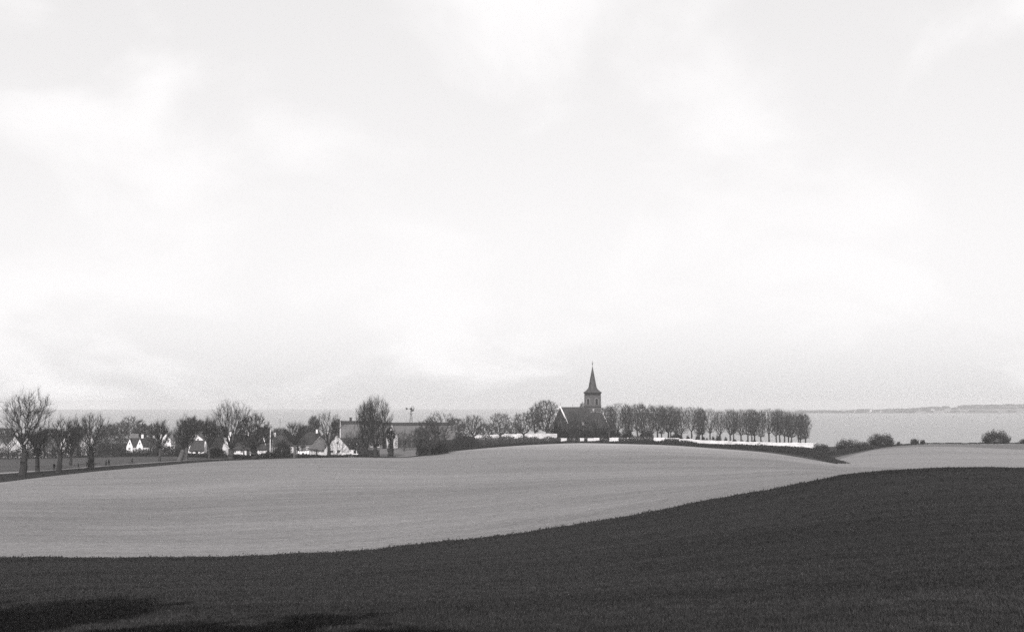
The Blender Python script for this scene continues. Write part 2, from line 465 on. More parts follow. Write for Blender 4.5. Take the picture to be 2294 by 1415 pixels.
patch('bank', 944, 1872, 300, D2, curve((944, 440), (1100, 470), (1250, 472), (1500, 472), (1700, 465), (1830, 440), (1855, 405), (1872, 372)), 20, 0.008, M['bank'])

# crop standing in the near field: blades and tufts nobody could count
def row_d(px, py):
    """distance at which the near ground shows at (px, py)"""
    lo, hi = 8.0, 108.0
    for _ in range(30):
        m_ = (lo + hi) / 2
        g_ = ground(px, m_); dep = m_ * CP + (g_.z - EYE) * SP; up_ = -m_ * SP + (g_.z - EYE) * CP
        if CY - F * up_ / dep > py: lo = m_
        else: hi = m_
    return (lo + hi) / 2
def crop_blades():
    rng = np.random.default_rng(11)
    N = 430000
    px = rng.uniform(-120, 2420, N)
    d = np.sqrt(rng.uniform(0, 1, N)) * 0 + np.exp(rng.uniform(math.log(14.0), math.log(108.0), N))
    ne = 70000
    pe = rng.uniform(-200, 2500, ne)
    px = np.concatenate([px, pe]); d = np.concatenate([d, D1(pe) - np.abs(rng.normal(0, 1.6, ne)) + 0.12 + np.where(rng.uniform(size=ne) < 0.07, rng.exponential(0.7, ne) + 1.2, 0)])
    # tufts: pull towards tuft centres
    x = (px - CX) / F * d; y = d
    cell = 0.16 + 0.0022 * y
    x = np.where(rng.uniform(size=len(x)) < 0.6, (np.round(x / cell) + rng.normal(0, 0.24, len(x))) * cell, x)
    y = np.where(rng.uniform(size=len(y)) < 0.6, (np.round(y / cell) + rng.normal(0, 0.24, len(y))) * cell, y)
    # wheel ruts of an old tractor pass leave the crop thin
    keep = np.ones(len(x), bool)
    for (pa, pb) in (((1540, 1277), (2010, 1204)), ((1700, 1235), (2100, 1180)), ((300, 1300), (1250, 1262))):
        a_ = ground(pa[0], row_d(*pa)); b_ = ground(pb[0], row_d(*pb))
        u_ = np.array([b_.x - a_.x, b_.y - a_.y]); L_ = np.hypot(*u_); u_ /= L_
        s_ = (x - a_.x) * u_[0] + (y - a_.y) * u_[1]; t_ = np.abs((x - a_.x) * -u_[1] + (y - a_.y) * u_[0] + 0.25 * np.sin(s_ * 0.5))
        for off in (0.0, 1.5):
            keep &= ~((np.abs(t_ - off) < 0.22) & (s_ > -6) & (s_ < L_ + 6) & (rng.uniform(size=len(x)) < 0.8))
    x, y = x[keep], y[keep]
    z = G(x, y) + 0.03
    h = rng.uniform(0.045, 0.10, len(x)) * np.where(y > 106, 1.7, 1.0) * (1 + 0.5 * rng.uniform(0, 1, len(x)) ** 4)
    w = (0.006 + 0.00042 * y) * rng.uniform(0.7, 1.4, len(x))
    a = rng.uniform(0, 2 * math.pi, len(x)); la = rng.uniform(0, 2 * math.pi, len(x)); ln = h * rng.uniform(0.1, 0.7, len(x))
    P = np.stack([x, y, z], 1)
    u = np.stack([np.cos(a) * w, np.sin(a) * w, 0 * a], 1)
    tip = P + np.stack([np.cos(la) * ln, np.sin(la) * ln, h], 1)
    V = np.stack([P - u, P + u, tip], 1).reshape(-1, 3)
    o = link('crop', tri_mesh('crop', V, np.arange(len(V)).reshape(-1, 3)), M['blade'])
    o['kind'] = 'stuff'
    tag(o, 'short dark young crop covering the near field', 'crop')
crop_blades()

# sea
def sea():
    r = np.geomspace(300, 9000, 60); ph = np.linspace(-math.pi, math.pi, 97)
    PH, RR = np.meshgrid(ph, r, indexing='ij')
    o = link('sea', grid_mesh('sea', RR * np.sin(PH), RR * np.cos(PH), np.zeros_like(PH)), M['sea']); o['kind'] = 'structure'
sea()
# far shore across the water
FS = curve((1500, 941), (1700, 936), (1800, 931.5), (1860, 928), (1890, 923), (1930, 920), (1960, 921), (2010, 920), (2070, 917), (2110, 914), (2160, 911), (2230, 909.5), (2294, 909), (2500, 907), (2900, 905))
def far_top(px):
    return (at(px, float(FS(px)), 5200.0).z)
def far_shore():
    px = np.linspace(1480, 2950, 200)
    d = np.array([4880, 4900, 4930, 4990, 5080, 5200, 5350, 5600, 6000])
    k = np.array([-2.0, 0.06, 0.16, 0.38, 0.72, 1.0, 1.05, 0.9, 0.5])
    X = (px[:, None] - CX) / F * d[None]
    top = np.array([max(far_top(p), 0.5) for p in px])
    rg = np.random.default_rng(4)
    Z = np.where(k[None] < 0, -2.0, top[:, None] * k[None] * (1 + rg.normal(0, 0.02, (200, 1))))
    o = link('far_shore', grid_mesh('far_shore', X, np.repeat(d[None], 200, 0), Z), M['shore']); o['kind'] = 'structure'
    # a belt of far-off woods, one mass
    P = []
    for c in range(420):
        p = rg.uniform(1790, 2900); dd = rg.choice([4925, 5060, 5190, 5230]) + rg.normal(0, 12)
        dens = 1.0 if p < 2110 else 0.6
        if rg.uniform() > dens: continue
        t = max(far_top(p), 0.5) * float(np.interp(dd, d, k))
        w = rg.uniform(14, 60); h = rg.uniform(4, 10)
        n = int(w * 6)
        q = norm(rg.normal(size=(n, 3))) * (rg.uniform(0.5, 1, n) ** 0.4)[:, None]
        P.append(np.stack([(p - CX) / F * dd + q[:, 0] * w / 2, dd + q[:, 1] * 6, t + h * 0.35 + q[:, 2] * h * 0.6], 1))
    V, T = leaves(np.concatenate(P), 4.5, rg)
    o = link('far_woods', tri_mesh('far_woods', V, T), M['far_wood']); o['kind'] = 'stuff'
    tag(o, 'distant belt of woods along the hazy far shore', 'woods')
far_shore()

# ------------------------------------------------------------------ trees
def profile(shape, t):
    """crown radius (0..1) over crown height t (0 bottom .. 1 top)"""
    if shape == 'dome':    return np.where(t < 0.55, 0.22 + 0.78 * np.sin(np.clip(t / 0.55, 0, 1) * math.pi / 2), np.sqrt(np.clip(1 - ((t - 0.55) / 0.47) ** 2, 0, 1)))
    if shape == 'narrow':  return np.where(t < 0.5, 0.6 + 0.4 * np.clip(t / 0.5, 0, 1), np.clip(1 - ((t - 0.5) / 0.52) ** 2.4, 0, 1) ** 0.6)
    if shape == 'fan':     return np.where(t < 0.68, 0.16 + 0.84 * np.clip(t / 0.68, 0, 1) ** 0.85, np.clip(1 - ((t - 0.68) / 0.36) ** 2, 0, 1) ** 0.55)
    if shape == 'tallfan': return np.where(t < 0.5, 0.30 + 0.70 * np.clip(t / 0.5, 0, 1) ** 0.9, np.clip(1 - ((t - 0.5) / 0.53) ** 2.3, 0, 1) ** 0.6)
    if shape == 'spread':  return np.where(t < 0.6, 0.2 + 0.88 * np.clip(t / 0.6, 0, 1) ** 0.7, np.clip(1 - ((t - 0.6) / 0.44) ** 2.2, 0, 1) ** 0.5)
    return np.sqrt(np.clip(1 - ((t - 0.5) / 0.52) ** 2, 0, 1))         # round

def tree_mesh(seed, H, W, bole, shape='dome', n=300, bf=0.45, tr=0.3, twigs=16, tlen=0.9, tr_tip=0.016, up=0.35, lean=(0, 0), heads=1, tw_r=0.016, ragged=0.12, lumps=0.0):
    """bare tree: returns (trunk, crown) meshes; branches join greedily, near and along short ways to the root"""
    rng = np.random.default_rng(seed)
    nk = 6
    zb = np.linspace(-0.4, bole, nk)
    wob = np.cumsum(rng.normal(0, 0.05 * tr / 0.3, (nk, 2)), 0)
    trunk = np.stack([wob[:, 0] + lean[0] * np.clip(zb, 0, None) / max(bole, .1), wob[:, 1] + lean[1] * np.clip(zb, 0, None) / max(bole, .1), zb], 1)
    top = trunk[-1]
    ch = H - bole
    t = rng.uniform(0.02, 1, n * 3)
    rr = profile(shape, t)
    keep = rng.uniform(size=len(t)) < np.clip(rr, 0.15, 1)
    t, rr = t[keep][:n], rr[keep][:n]
    a = rng.uniform(0, 2 * math.pi, len(t))
    if lumps > 0:
        rr = rr * (1 - lumps * 0.5 + lumps * np.sin(a * 3 + seed) * np.sin(t * 6 + seed * 1.7) * 0.5)
    q = np.sqrt(rng.uniform(0.03, 1, len(t))) * rr * (1 + rng.normal(0, ragged, len(t)))
    zz = bole + ch * t * (1 + rng.normal(0, ragged * 0.35, len(t)) * (t > 0.7))
    lx = lean[0] * (1 + 0.6 * t); ly = lean[1] * (1 + 0.6 * t)
    P = np.stack([lx + np.cos(a) * q * W / 2, ly + np.sin(a) * q * W / 2, zz], 1)
    P = P[np.argsort(np.linalg.norm((P - top) * np.array([1, 1, 0.9]), axis=1))]
    nodes = np.empty((nk + len(P), 3)); nodes[:nk] = trunk
    path = np.zeros(nk + len(P)); path[:nk] = np.linspace(0, 0.01, nk)
    par = np.full(nk + len(P), -1); par[1:nk] = np.arange(nk - 1)
    for i, p in enumerate(P):
        k = nk + i
        c0 = nk - 2
        dv = p - nodes[c0:k]
        dist = np.sqrt((dv ** 2).sum(1))
        cost = dist + bf * path[c0:k] + 0.9 * np.clip(-dv[:, 2] + 0.15 * dist, 0, None)
        j = c0 + int(np.argmin(cost))
        nodes[k] = p; par[k] = j; path[k] = path[j] + dist[j - c0]
    tips = np.ones(len(nodes))
    for k in range(len(nodes) - 1, nk - 1, -1):
        tips[par[k]] += tips[k]
    rad = tr_tip * np.sqrt(tips) * 1.15
    rad[nk:] = np.minimum(rad[nk:], tr * 0.62)
    rad[:nk] = tr * np.linspace(1.18, 0.85, nk); rad[0] = tr * 1.3
    tv, tt = prisms(trunk[:-1], trunk[1:], rad[:nk - 1], rad[1:nk], 9)
    e = np.arange(nk, len(nodes))
    p0 = nodes[par[e]]; p1 = nodes[e]
    mid = (p0 + p1) / 2 + rng.normal(0, 0.05, p0.shape) * np.linalg.norm(p1 - p0, axis=1, keepdims=True)
    ra = np.minimum(rad[par[e]], rad[e] * 1.7); rm = (ra + rad[e]) / 2
    b1 = prisms(p0, mid, ra, rm, 4); b2 = prisms(mid, p1, rm, rad[e] * 0.9, 4)
    # twigs
    fine = e[tips[e] < 12]
    base = np.repeat(fine, twigs)
    s = rng.uniform(0.1, 1, len(base))[:, None]
    tp = nodes[par[base]] * (1 - s) + nodes[base] * s
    bd = norm(nodes[base] - nodes[par[base]])
    out = norm(tp - (top + np.array([0, 0, ch * 0.15])))
    td = norm(bd * 0.55 + out * 0.55 + np.array([0, 0, up]) + rng.normal(0, 0.5, bd.shape))
    ln = (tlen * rng.uniform(0.35, 1.15, len(base)))[:, None]
    te = tp + td * ln
    t1 = spikes(tp, te, tw_r * rng.uniform(0.7, 1.3, len(base)))
    # side shoots
    s2 = rng.uniform(0.25, 0.8, len(base))[:, None]
    sp = tp + td * ln * s2
    sd = norm(td + rng.normal(0, 0.55, td.shape) + np.array([0, 0, up * 0.5]))
    t2 = spikes(sp, sp + sd * ln * 0.6, tw_r * 0.75 * np.ones(len(base)))
    cv, ct = merge(b1, b2, t1, t2)
    return tri_mesh('trunk', tv, tt), tri_mesh('crown', cv, ct)

def ivy_mesh(seed, H, r0, r1, n=1440, size=0.22):
    rng = np.random.default_rng(seed)
    z = rng.uniform(0.0, 1, n); a = rng.uniform(0, 2 * math.pi, n)
    rr = (r0 + (r1 - r0) * z) * (0.75 + 0.3 * np.sin(a * 2 + z * 9)) * np.sqrt(rng.uniform(0.4, 1, n))
    P = np.stack([np.cos(a) * rr, np.sin(a) * rr, 0.1 + z * H], 1)
    return tri_mesh('ivy', *leaves(P, size, rng))

def tree(name, label, px, d, top_py, wpx, bole_py, shape, cat='tree', base_py=None, trunk_px=6, group=None, bark='bark', twig='twig', ivy=None, seed=None, lean_px=0, **kw):
    """a bare tree placed at column px, distance d; sizes given as seen, turned to metres"""
    b = ground(px, d)
    zt = at(px, top_py, d).z
    zb = at(px, bole_py, d).z
    H = zt - b.z; bole = max(zb - b.z, 0.6)
    W = wpx * mpp(d)
    sd = seed if seed is not None else int(abs(px) * 7 + d)
    tm, cm = tree_mesh(sd, H, W, bole, shape, tr=trunk_px * mpp(d) / 2, lean=(lean_px * mpp(d), 0), **kw)
    t = thing(name, label, cat, b, 0, group)
    link('trunk', tm, M[bark], t)
    link('crown', cm, M[twig], t)
    if ivy:
        link('ivy', ivy_mesh(sd + 5, ivy[0] * mpp(d), ivy[1] * mpp(d), ivy[2] * mpp(d), ivy[3] if len(ivy) > 3 else 900), M['ivy'], t)
    return t

POL = dict(n=230, bf=0.75, twigs=13, tlen=1.6, up=0.65, ragged=0.18, tw_r=0.012)
V_GROUP = 'bare trees along the village road'
tree('ash_tree', 'tallest bare spreading tree at the far left beside the road', 52, 290, 884, 122, 1012, 'fan', trunk_px=15, group=V_GROUP, n=520, bf=0.65, twigs=9, tlen=1.8, up=0.5, ragged=0.2, tw_r=0.012, ivy=(48, 6, 9, 500), lean_px=3)
tree('pollard_tree', 'slim pollard just right of the tallest tree by the road', 84, 304, 958, 56, 1022, 'fan', trunk_px=9, group=V_GROUP, **POL)
tree('pollard_tree', 'leaning pollard beside the leftmost walker', 131, 297, 938, 84, 1018, 'fan', trunk_px=11, lean_px=9, group=V_GROUP, **POL)
tree('pollard_tree', 'thin-stemmed pollard behind the smallest walker', 158, 335, 952, 48, 1022, 'fan', trunk_px=6, group=V_GROUP, **POL)
tree('pollard_tree', 'ivy-stemmed pollard left of the two walkers together', 203, 312, 930, 80, 1008, 'fan', trunk_px=12, group=V_GROUP, ivy=(60, 10, 13, 700), **POL)
tree('pollard_tree', 'round-headed young tree left of the two thick pale trunks', 358, 347, 948, 52, 1004, 'spread', trunk_px=6, bark='bark_mid', group=V_GROUP, **POL)
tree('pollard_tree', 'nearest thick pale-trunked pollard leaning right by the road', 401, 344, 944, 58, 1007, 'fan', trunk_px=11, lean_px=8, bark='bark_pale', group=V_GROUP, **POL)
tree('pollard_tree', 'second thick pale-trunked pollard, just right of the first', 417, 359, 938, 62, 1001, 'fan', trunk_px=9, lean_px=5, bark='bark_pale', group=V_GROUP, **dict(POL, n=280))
tree('pollard_tree', 'slender pollard between the pale trunks and the tall fan-shaped tree', 470, 363, 940, 42, 1002, 'fan', trunk_px=6, bark='bark_mid', group=V_GROUP, **POL)
tree('willow_tree', 'tall fan-shaped willow in front of the white-gabled thatched house', 517, 362, 904, 104, 1004, 'fan', trunk_px=13, bark='bark_mid', group=V_GROUP, n=520, bf=0.75, twigs=8, tlen=1.8, up=0.6, ragged=0.18, tw_r=0.012, ivy=(42, 5, 7, 250))
tree('pollard_tree', 'dark bushy-headed tree with an ivied trunk left of the white flagpole', 567, 358, 932, 82, 1002, 'round', trunk_px=15, group=V_GROUP, n=420, bf=0.5, twigs=16, tlen=1.1, up=0.3, ragged=0.12, tw_r=0.02, ivy=(44, 9, 13, 900))
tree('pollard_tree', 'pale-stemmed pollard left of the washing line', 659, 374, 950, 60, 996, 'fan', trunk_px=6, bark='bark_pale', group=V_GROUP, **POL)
tree('willow_tree', 'bare willow in front of the white gabled cottage', 735, 374, 928, 78, 999, 'fan', trunk_px=8, group=V_GROUP, n=300, bf=0.7, twigs=7, tlen=1.6, up=0.7, ragged=0.17, tw_r=0.011)
tree('willow_tree', 'tall dense willow with upright branches left of the wind pump', 841, 373, 892, 78, 1002, 'tallfan', trunk_px=9, group=V_GROUP, n=620, bf=0.8, twigs=10, tlen=1.8, up=0.9, ragged=0.12, tw_r=0.013)
tree('willow_tree', 'lower willow leaning against the tall dense one', 820, 376, 905, 52, 1004, 'tallfan', trunk_px=7, group=V_GROUP, n=380, bf=0.8, twigs=10, tlen=1.7, up=0.8, ragged=0.14, tw_r=0.014)
tree('pollard_tree', 'stubby ivy-clad pollard right of the tall dense willow', 875, 379, 958, 22, 985, 'round', trunk_px=9, group=V_GROUP, n=110, bf=0.5, twigs=16, tlen=0.9, tw_r=0.02, ivy=(58, 7, 11, 1500))
tree('thicket_tree', 'bushy many-stemmed tree at the right end of the farm barn', 961, 384, 940, 66, 1006, 'round', trunk_px=8, twig='twig_mid', n=520, bf=0.35, twigs=16, tlen=1.0, ragged=0.12, tw_r=0.02)
tree('thicket_tree', 'leaning thin tree left of the bushy many-stemmed one', 942, 388, 962, 44, 1010, 'fan', trunk_px=4, twig='twig_mid', n=300, bf=0.4, twigs=16, tlen=1.0, ragged=0.15, tw_r=0.02)
O_GROUP = 'bare trees on the slope left of the church'
OAK = dict(n=520, bf=0.3, twigs=9, tlen=0.9, up=0.25, ragged=0.12, tw_r=0.014, bark='bark_mid', twig='twig_mid')
tree('oak_tree', 'broad bare tree standing above the barn roof end', 987, 424, 926, 78, 990, 'spread', trunk_px=7, group=O_GROUP, **OAK)
tree('oak_tree', 'bare spreading tree at the left end of the white churchyard wall', 1061, 441, 932, 58, 976, 'spread', trunk_px=6, group=O_GROUP, **OAK)
tree('oak_tree', 'lone open-crowned tree before the middle of the left churchyard wall', 1121, 446, 925, 50, 974, 'spread', trunk_px=6, group=O_GROUP, **OAK)
tree('oak_tree', 'crooked tree leaning left beside the big domed tree', 1180, 452, 926, 52, 972, 'spread', trunk_px=5, lean_px=-7, group=O_GROUP, **OAK)
tree('lime_tree', 'big dense domed tree left of the church gable', 1222, 492, 897, 72, 966, 'dome', trunk_px=9, group=O_GROUP, bark='bark_mid', twig='twig_mid', n=1100, bf=0.4, twigs=11, tlen=1.0, tw_r=0.015, ragged=0.06)
tree('lime_tree', 'lower domed tree tucked left of the big domed tree', 1199, 500, 912, 46, 968, 'dome', trunk_px=6, group=O_GROUP, bark='bark_mid', twig='twig_mid', n=420, bf=0.35, twigs=17, tlen=0.9, tw_r=0.020, ragged=0.08)

# churchyard avenue: two rows of limes on the hill
ROW = [1364, 1384, 1404, 1413, 1428, 1437, 1459, 1473, 1481, 1497, 1503, 1513, 1527, 1549, 1566, 1572, 1591, 1613, 1637, 1643, 1660, 1676, 1684, 1689, 1705, 1723, 1739, 1747, 1757, 1767, 1774, 1789, 1795, 1803]
RTOP = curve((1340, 909), (1384, 904), (1404, 905), (1440, 908), (1460, 906), (1500, 908), (1527, 910), (1550, 911), (1591, 916), (1613, 921), (1640, 918), (1660, 917), (1700, 919), (1723, 917), (1750, 919), (1775, 921), (1795, 923), (1803, 930))
ORD = ['first', 'second', 'third', 'fourth', 'fifth', 'sixth', 'seventh', 'eighth', 'ninth', 'tenth', 'eleventh', 'twelfth', 'thirteenth', 'fourteenth', 'fifteenth', 'sixteenth', 'seventeenth', 'eighteenth', 'nineteenth', 'twentieth',
       'twenty-first', 'twenty-second', 'twenty-third', 'twenty-fourth', 'twenty-fifth', 'twenty-sixth', 'twenty-seventh', 'twenty-eighth', 'twenty-ninth', 'thirtieth', 'thirty-first', 'thirty-second', 'thirty-third', 'thirty-fourth']
PROTO = []
for k in range(6):
    sh = ['dome', 'dome', 'narrow', 'dome', 'narrow', 'dome'][k]
    PROTO.append(tree_mesh(500 + k, 14.2, [9.6, 10.4, 6.2, 9.2, 8.6, 11.0][k], [3.8, 4.3, 3.2, 4.5, 3.7, 4.1][k], sh, n=[900, 800, 1000, 700, 850, 950][k], bf=0.5, tr=0.33, twigs=5, tlen=0.9, up=0.55, tw_r=[.011, .0105, .015, .0105, .011, .011][k], ragged=0.09, tr_tip=0.011, lumps=0.3))
_r = random.Random(8)
for i, px in enumerate(ROW):
    d = (488, 503, 494, 509)[i % 4] + _r.uniform(-3, 3)
    b = ground(px, d)
    H = at(px, float(RTOP(px)) + _r.uniform(-2.5, 4.0), d).z - b.z
    k = len(ROW) - 1 - i
    lab = ('last tree at the right end of the churchyard lime row' if k == 0 else
           f'{ORD[k]} bare lime from the right end of the churchyard row')
    t = thing('lime_tree', lab, 'tree', b, _r.uniform(0, 6.28), 'bare limes in the churchyard row')
    pk = 2 if i in (2, 8) else (i * 5 + i // 3) % 6
    tm, cm = PROTO[pk]
    s = H / 14.2
    wx = _r.uniform(0.9, 1.15) * (1.2 if k == 0 else 1.0)
    for nm, me, mt in (('trunk', tm, M['bark_mid']), ('crown', cm, M['twig_mid'])):
        o = link(nm, me, mt, t)
        o.scale = (s * wx, s * wx, s)

# tree belt behind the village
BG = [(-70, 470, 955, 80, 'round', 'bare round tree beyond the left picture edge'), (8, 480, 960, 60, 'round', 'bare tree behind the hedge at the far left'),
      (112, 470, 962, 60, 'round', 'bare tree behind the low white cottage at the left'), (178, 480, 958, 50, 'round', 'bare background tree left of the ivy-stemmed pollard'),
      (238, 520, 952, 56, 'round', 'bare background tree behind the telegraph pole'), (268, 535, 946, 56, 'round', 'bare tree on the left flank of the big rounded background tree'),
      (293, 525, 934, 62, 'round', 'big rounded background tree above the twin-gabled house'), (316, 540, 952, 40, 'round', 'bare tree on the right flank of the big rounded background tree'),
      (345, 530, 950, 46, 'round', 'bare background tree above the white chimney pot house'), (430, 505, 936, 48, 'round', 'round-topped tree behind the second pale-trunked pollard'),
      (452, 515, 944, 48, 'round', 'bare tree above the dark thatched cottage roof'), (492, 520, 955, 40, 'round', 'bare tree behind the tall fan-shaped willow'),
      (590, 500, 958, 40, 'round', 'bare tree behind the white flagpole'), (627, 560, 960, 40, 'round', 'low bare tree below the thin distant mast'),
      (703, 470, 934, 26, 'narrow', 'slim bare tree rising behind the gabled cottage roof'), (684, 480, 955, 40, 'round', 'low bare tree left of the slim one behind the cottage'),
      (755, 470, 942, 34, 'round', 'bare tree left of the farmhouse roof'), (1020, 500, 938, 46, 'round', 'bare tree right of the barn ridge end'),
      (1090, 540, 950, 52, 'round', 'hazy bare tree behind the left churchyard wall'), (1150, 545, 948, 46, 'round', 'hazy bare tree between the lone tree and the crooked tree'),
      (1305, 575, 905, 22, 'narrow', 'bare treetop showing just left of the church tower'), (1340, 570, 908, 40, 'dome', 'bare tree behind the church tower, right side')]
for px, d, tp, w, sh, lab in BG:
    tree('background_tree', lab, px, d, tp, w, tp + (990 - tp) * 0.72, sh, trunk_px=4, group='bare trees behind the village and church', bark='bark_mid', twig='twig_mid', n=300, bf=0.35, twigs=16, tlen=1.1, tw_r=0.024, ragged=0.1)

FRUIT = [(18, 432, 972, 40, 'small bare tree at the far left before the hedge gap'), (64, 430, 968, 40, 'small bare tree between the two far-left gables'), (100, 428, 980, 34, 'small bare tree before the low white cottage'),
         (120, 430, 976, 34, 'small bare tree at the right end of the low white cottage'), (180, 430, 966, 40, 'small bare tree behind the smallest walker'), (226, 428, 962, 40, 'bare tree just left of the telegraph pole'),
         (264, 430, 974, 38, 'bare tree just right of the telegraph pole'), (336, 430, 978, 36, 'small bare tree right of the twin-gabled house'), (394, 425, 968, 36, 'small bare tree right of the white house with two gable windows'),
         (428, 428, 966, 30, 'small bare tree before the white gable-fronted house'), (486, 392, 975, 34, 'small bare tree left of the white-gabled thatched house'), (546, 388, 968, 36, 'small bare tree before the long dark thatched roof'),
         (612, 400, 972, 32, 'small bare tree just right of the white flagpole'), (646, 402, 974, 34, 'small bare tree behind the clipped dome shrub'), (676, 398, 976, 34, 'small bare tree behind the washing line'),
         (714, 392, 974, 30, 'small bare tree before the pale thatched roof'), (786, 408, 968, 38, 'bare tree before the farmhouse wall'), (905, 418, 966, 40, 'small bare tree in the barn yard'), (1034, 450, 950, 44, 'bare tree right of the barn end'),
         (1258, 508, 934, 34, 'bare tree before the church gable coping'), (1281, 510, 922, 36, 'bare tree before the nave roof'), (1304, 508, 917, 38, 'bare tree before the left foot of the tower'), (1333, 509, 920, 38, 'bare tree before the right foot of the tower'),
         (1366, 507, 912, 32, 'bare tree between the tower and the dense upright lime')]
for px, d, tp, w, lab in FRUIT:
    b_ = ground(px, d); gp_ = CY + 0
    base_row = 905 + (EYE - b_.z) / d * F
    tree('small_tree', lab, px, d, tp, w, tp + (base_row - tp) * 0.68, 'spread', trunk_px=3.2, group='small bare trees among houses and before the church', bark='bark_mid', twig='twig_mid', n=(430 if d > 500 else 250), bf=0.4, twigs=(7 if d > 500 else 5), tlen=0.9, up=0.35, tw_r=0.011, ragged=0.14, tr_tip=0.012)

# ------------------------------------------------------------------ shrubs and hedges
def shrub_mesh(seed, W, D, H, n=2240, size=0.22, twigs=500, lumps=5):
    """a leafy or brushy shrub: overlapping uneven lobes of leaf faces with shoots poking out"""
    rng = np.random.default_rng(seed)
    q = norm(rng.normal(size=(n, 3)) * np.array([1, 1, 0.9])); q[:, 2] = np.abs(q[:, 2])
    az = np.arctan2(q[:, 1], q[:, 0]); el = q[:, 2]
    k1, k2, k3 = rng.uniform(0, 6, 3)
    r = 1 + 0.13 * np.sin(az * 2 + k1 + el * 3) + 0.10 * np.sin(az * 5 + k2 + el * 6) + 0.07 * np.sin(az * 9 + el * 13 + k3) + rng.normal(0, 0.05, n)
    r = r * rng.uniform(0.12, 1, n) ** 0.3
    nar = 0.78 + 0.22 * np.clip(el * 3, 0, 1)
    P = np.stack([q[:, 0] * r * W * 0.5 * nar, q[:, 1] * r * D * 0.5 * nar, 0.05 * H + q[:, 2] * r * H * 0.9], 1)
    lv = leaves(P, size, rng)
    m = twigs
    i = rng.integers(0, len(P), m)
    root = np.stack([rng.normal(0, W * 0.14, m), rng.normal(0, D * 0.14, m), np.zeros(m)], 1)
    dr = norm(P[i] - root + np.array([0, 0, 0.3]))
    tw = spikes(P[i] - dr * 0.5, P[i] + dr * rng.uniform(0.2, 0.75, m)[:, None] * min(1.0, H * 0.35), np.full(m, 0.018))
    k = 9
    st = prisms(np.stack([rng.normal(0, W * 0.06, k), rng.normal(0, D * 0.06, k), np.full(k, -0.2)], 1),
                np.stack([rng.normal(0, W * 0.2, k), rng.normal(0, D * 0.2, k), np.full(k, H * 0.55)], 1), np.full(k, 0.06), np.full(k, 0.025), 5)
    return tri_mesh('foliage', *merge(lv, tw)), tri_mesh('stem', *st)

def shrub(name, label, px, d, top_py, wpx, mat='evergreen', cat='shrub', group=None, base_py=None, depth=None, **kw):
    b = ground(px, d)
    H = max(at(px, top_py, d).z - b.z, 0.5); W = wpx * mpp(d)
    fm, sm = shrub_mesh(int(abs(px) * 3 + d), W * 1.12, (depth or W), H * 1.06, **kw)
    t = thing(name, label, cat, b, 0, group)
    link('foliage', fm, M[mat], t); link('stem', sm, M['bark'], t)
    return t

def hedge(label, pts, width, mat='brush', per_m=150, size=0.28, name='hedge', ragged=0.25, shoots=16, group=None):
    """pts = (px, d, top_py) along the run"""
    rng = np.random.default_rng(int(abs(pts[0][0]) * 13 + pts[0][1]))
    gp = [ground(px, d) for px, d, _ in pts]
    hs = [max(at(px, tp, d).z - g.z, 0.35) for (px, d, tp), g in zip(pts, gp)]
    Ps, hh = [], []
    for (a, ha), (b, hb) in zip(list(zip(gp, hs))[:-1], list(zip(gp, hs))[1:]):
        L = (b - a).length; n = int(L * per_m)
        t = rng.uniform(0, 1, n)
        x = a.x + (b.x - a.x) * t; y = a.y + (b.y - a.y) * t
        h = (ha + (hb - ha) * t) * (1 + ragged * np.sin(x * 0.8 + y * 0.37) * np.sin(x * 0.31 + 1.0) + rng.normal(0, ragged * 0.3, n))
        dx, dy = -(b.y - a.y) / max(L, .01), (b.x - a.x) / max(L, .01)
        o = rng.normal(0, width * 0.3, n)
        v = rng.uniform(0, 1, n) ** 0.75 * np.clip(1 - (np.abs(o) / width) ** 2, 0.1, 1)
        Ps.append(np.stack([x + dx * o, y + dy * o, v * h], 1)); hh.append(h)
    P = np.concatenate(Ps); hh = np.concatenate(hh)
    gz = G(P[:, 0], P[:, 1])
    W = P.copy(); W[:, 2] += gz
    lv = leaves(W, size, rng)
    m = int(len(P) * 0.3)
    i = rng.integers(0, len(P), m)
    p0 = W[i].copy(); p0[:, 2] = gz[i] + P[i, 2] * 0.4
    p1 = W[i] + rng.normal(0, 0.22, (m, 3)); p1[:, 2] = gz[i] + np.maximum(P[i, 2], hh[i] * rng.uniform(0.5, 1.15, m))
    tw = spikes(p0, p1, np.full(m, 0.022))
    V, T = merge(lv, tw)
    base = gp[len(gp) // 2]
    V = V - np.array([base.x, base.y, base.z])
    o = link(name, tri_mesh(name, V, T), M[mat], None, base)
    return tag(o, label, 'hedge', group)

# village hedges
hedge('tall dark brush hedge behind the meadow at the far left', [(-260, 424, 1000), (-60, 424, 1003), (40, 424, 1004), (84, 423, 1007), (130, 423, 1005)], 4.0, per_m=190)
hedge('tall dark brush hedge behind the meadow left of the telegraph pole', [(132, 423, 1004), (190, 422, 996), (225, 421, 984), (245, 421, 992), (262, 420, 1000)], 3.5)
hedge('dark hedge below the twin-gabled house', [(263, 420, 1003), (300, 418, 1006), (330, 416, 1004), (358, 413, 1002)], 3.0)
hedge('dark hedge below the white house with two gable windows', [(360, 410, 998), (385, 405, 1002), (400, 402, 1006)], 3.0)
hedge('low dark hedge behind the two pale trunks', [(404, 392, 1013), (440, 386, 1017), (466, 380, 1014)], 1.6)
hedge('brush hedge between the slender pollard and the tall willow', [(468, 372, 1003), (486, 370, 1005), (506, 368, 1012)], 2.4)
hedge('hedge in front of the white-gabled thatched house', [(500, 366, 1019), (540, 366, 1018), (575, 368, 1017.5), (592, 369, 1014), (606, 371, 1011)], 1.6)
hedge('low hedge between the flagpole and the washing line', [(606, 372, 1014), (640, 374, 1018), (662, 376, 1018)], 1.6)
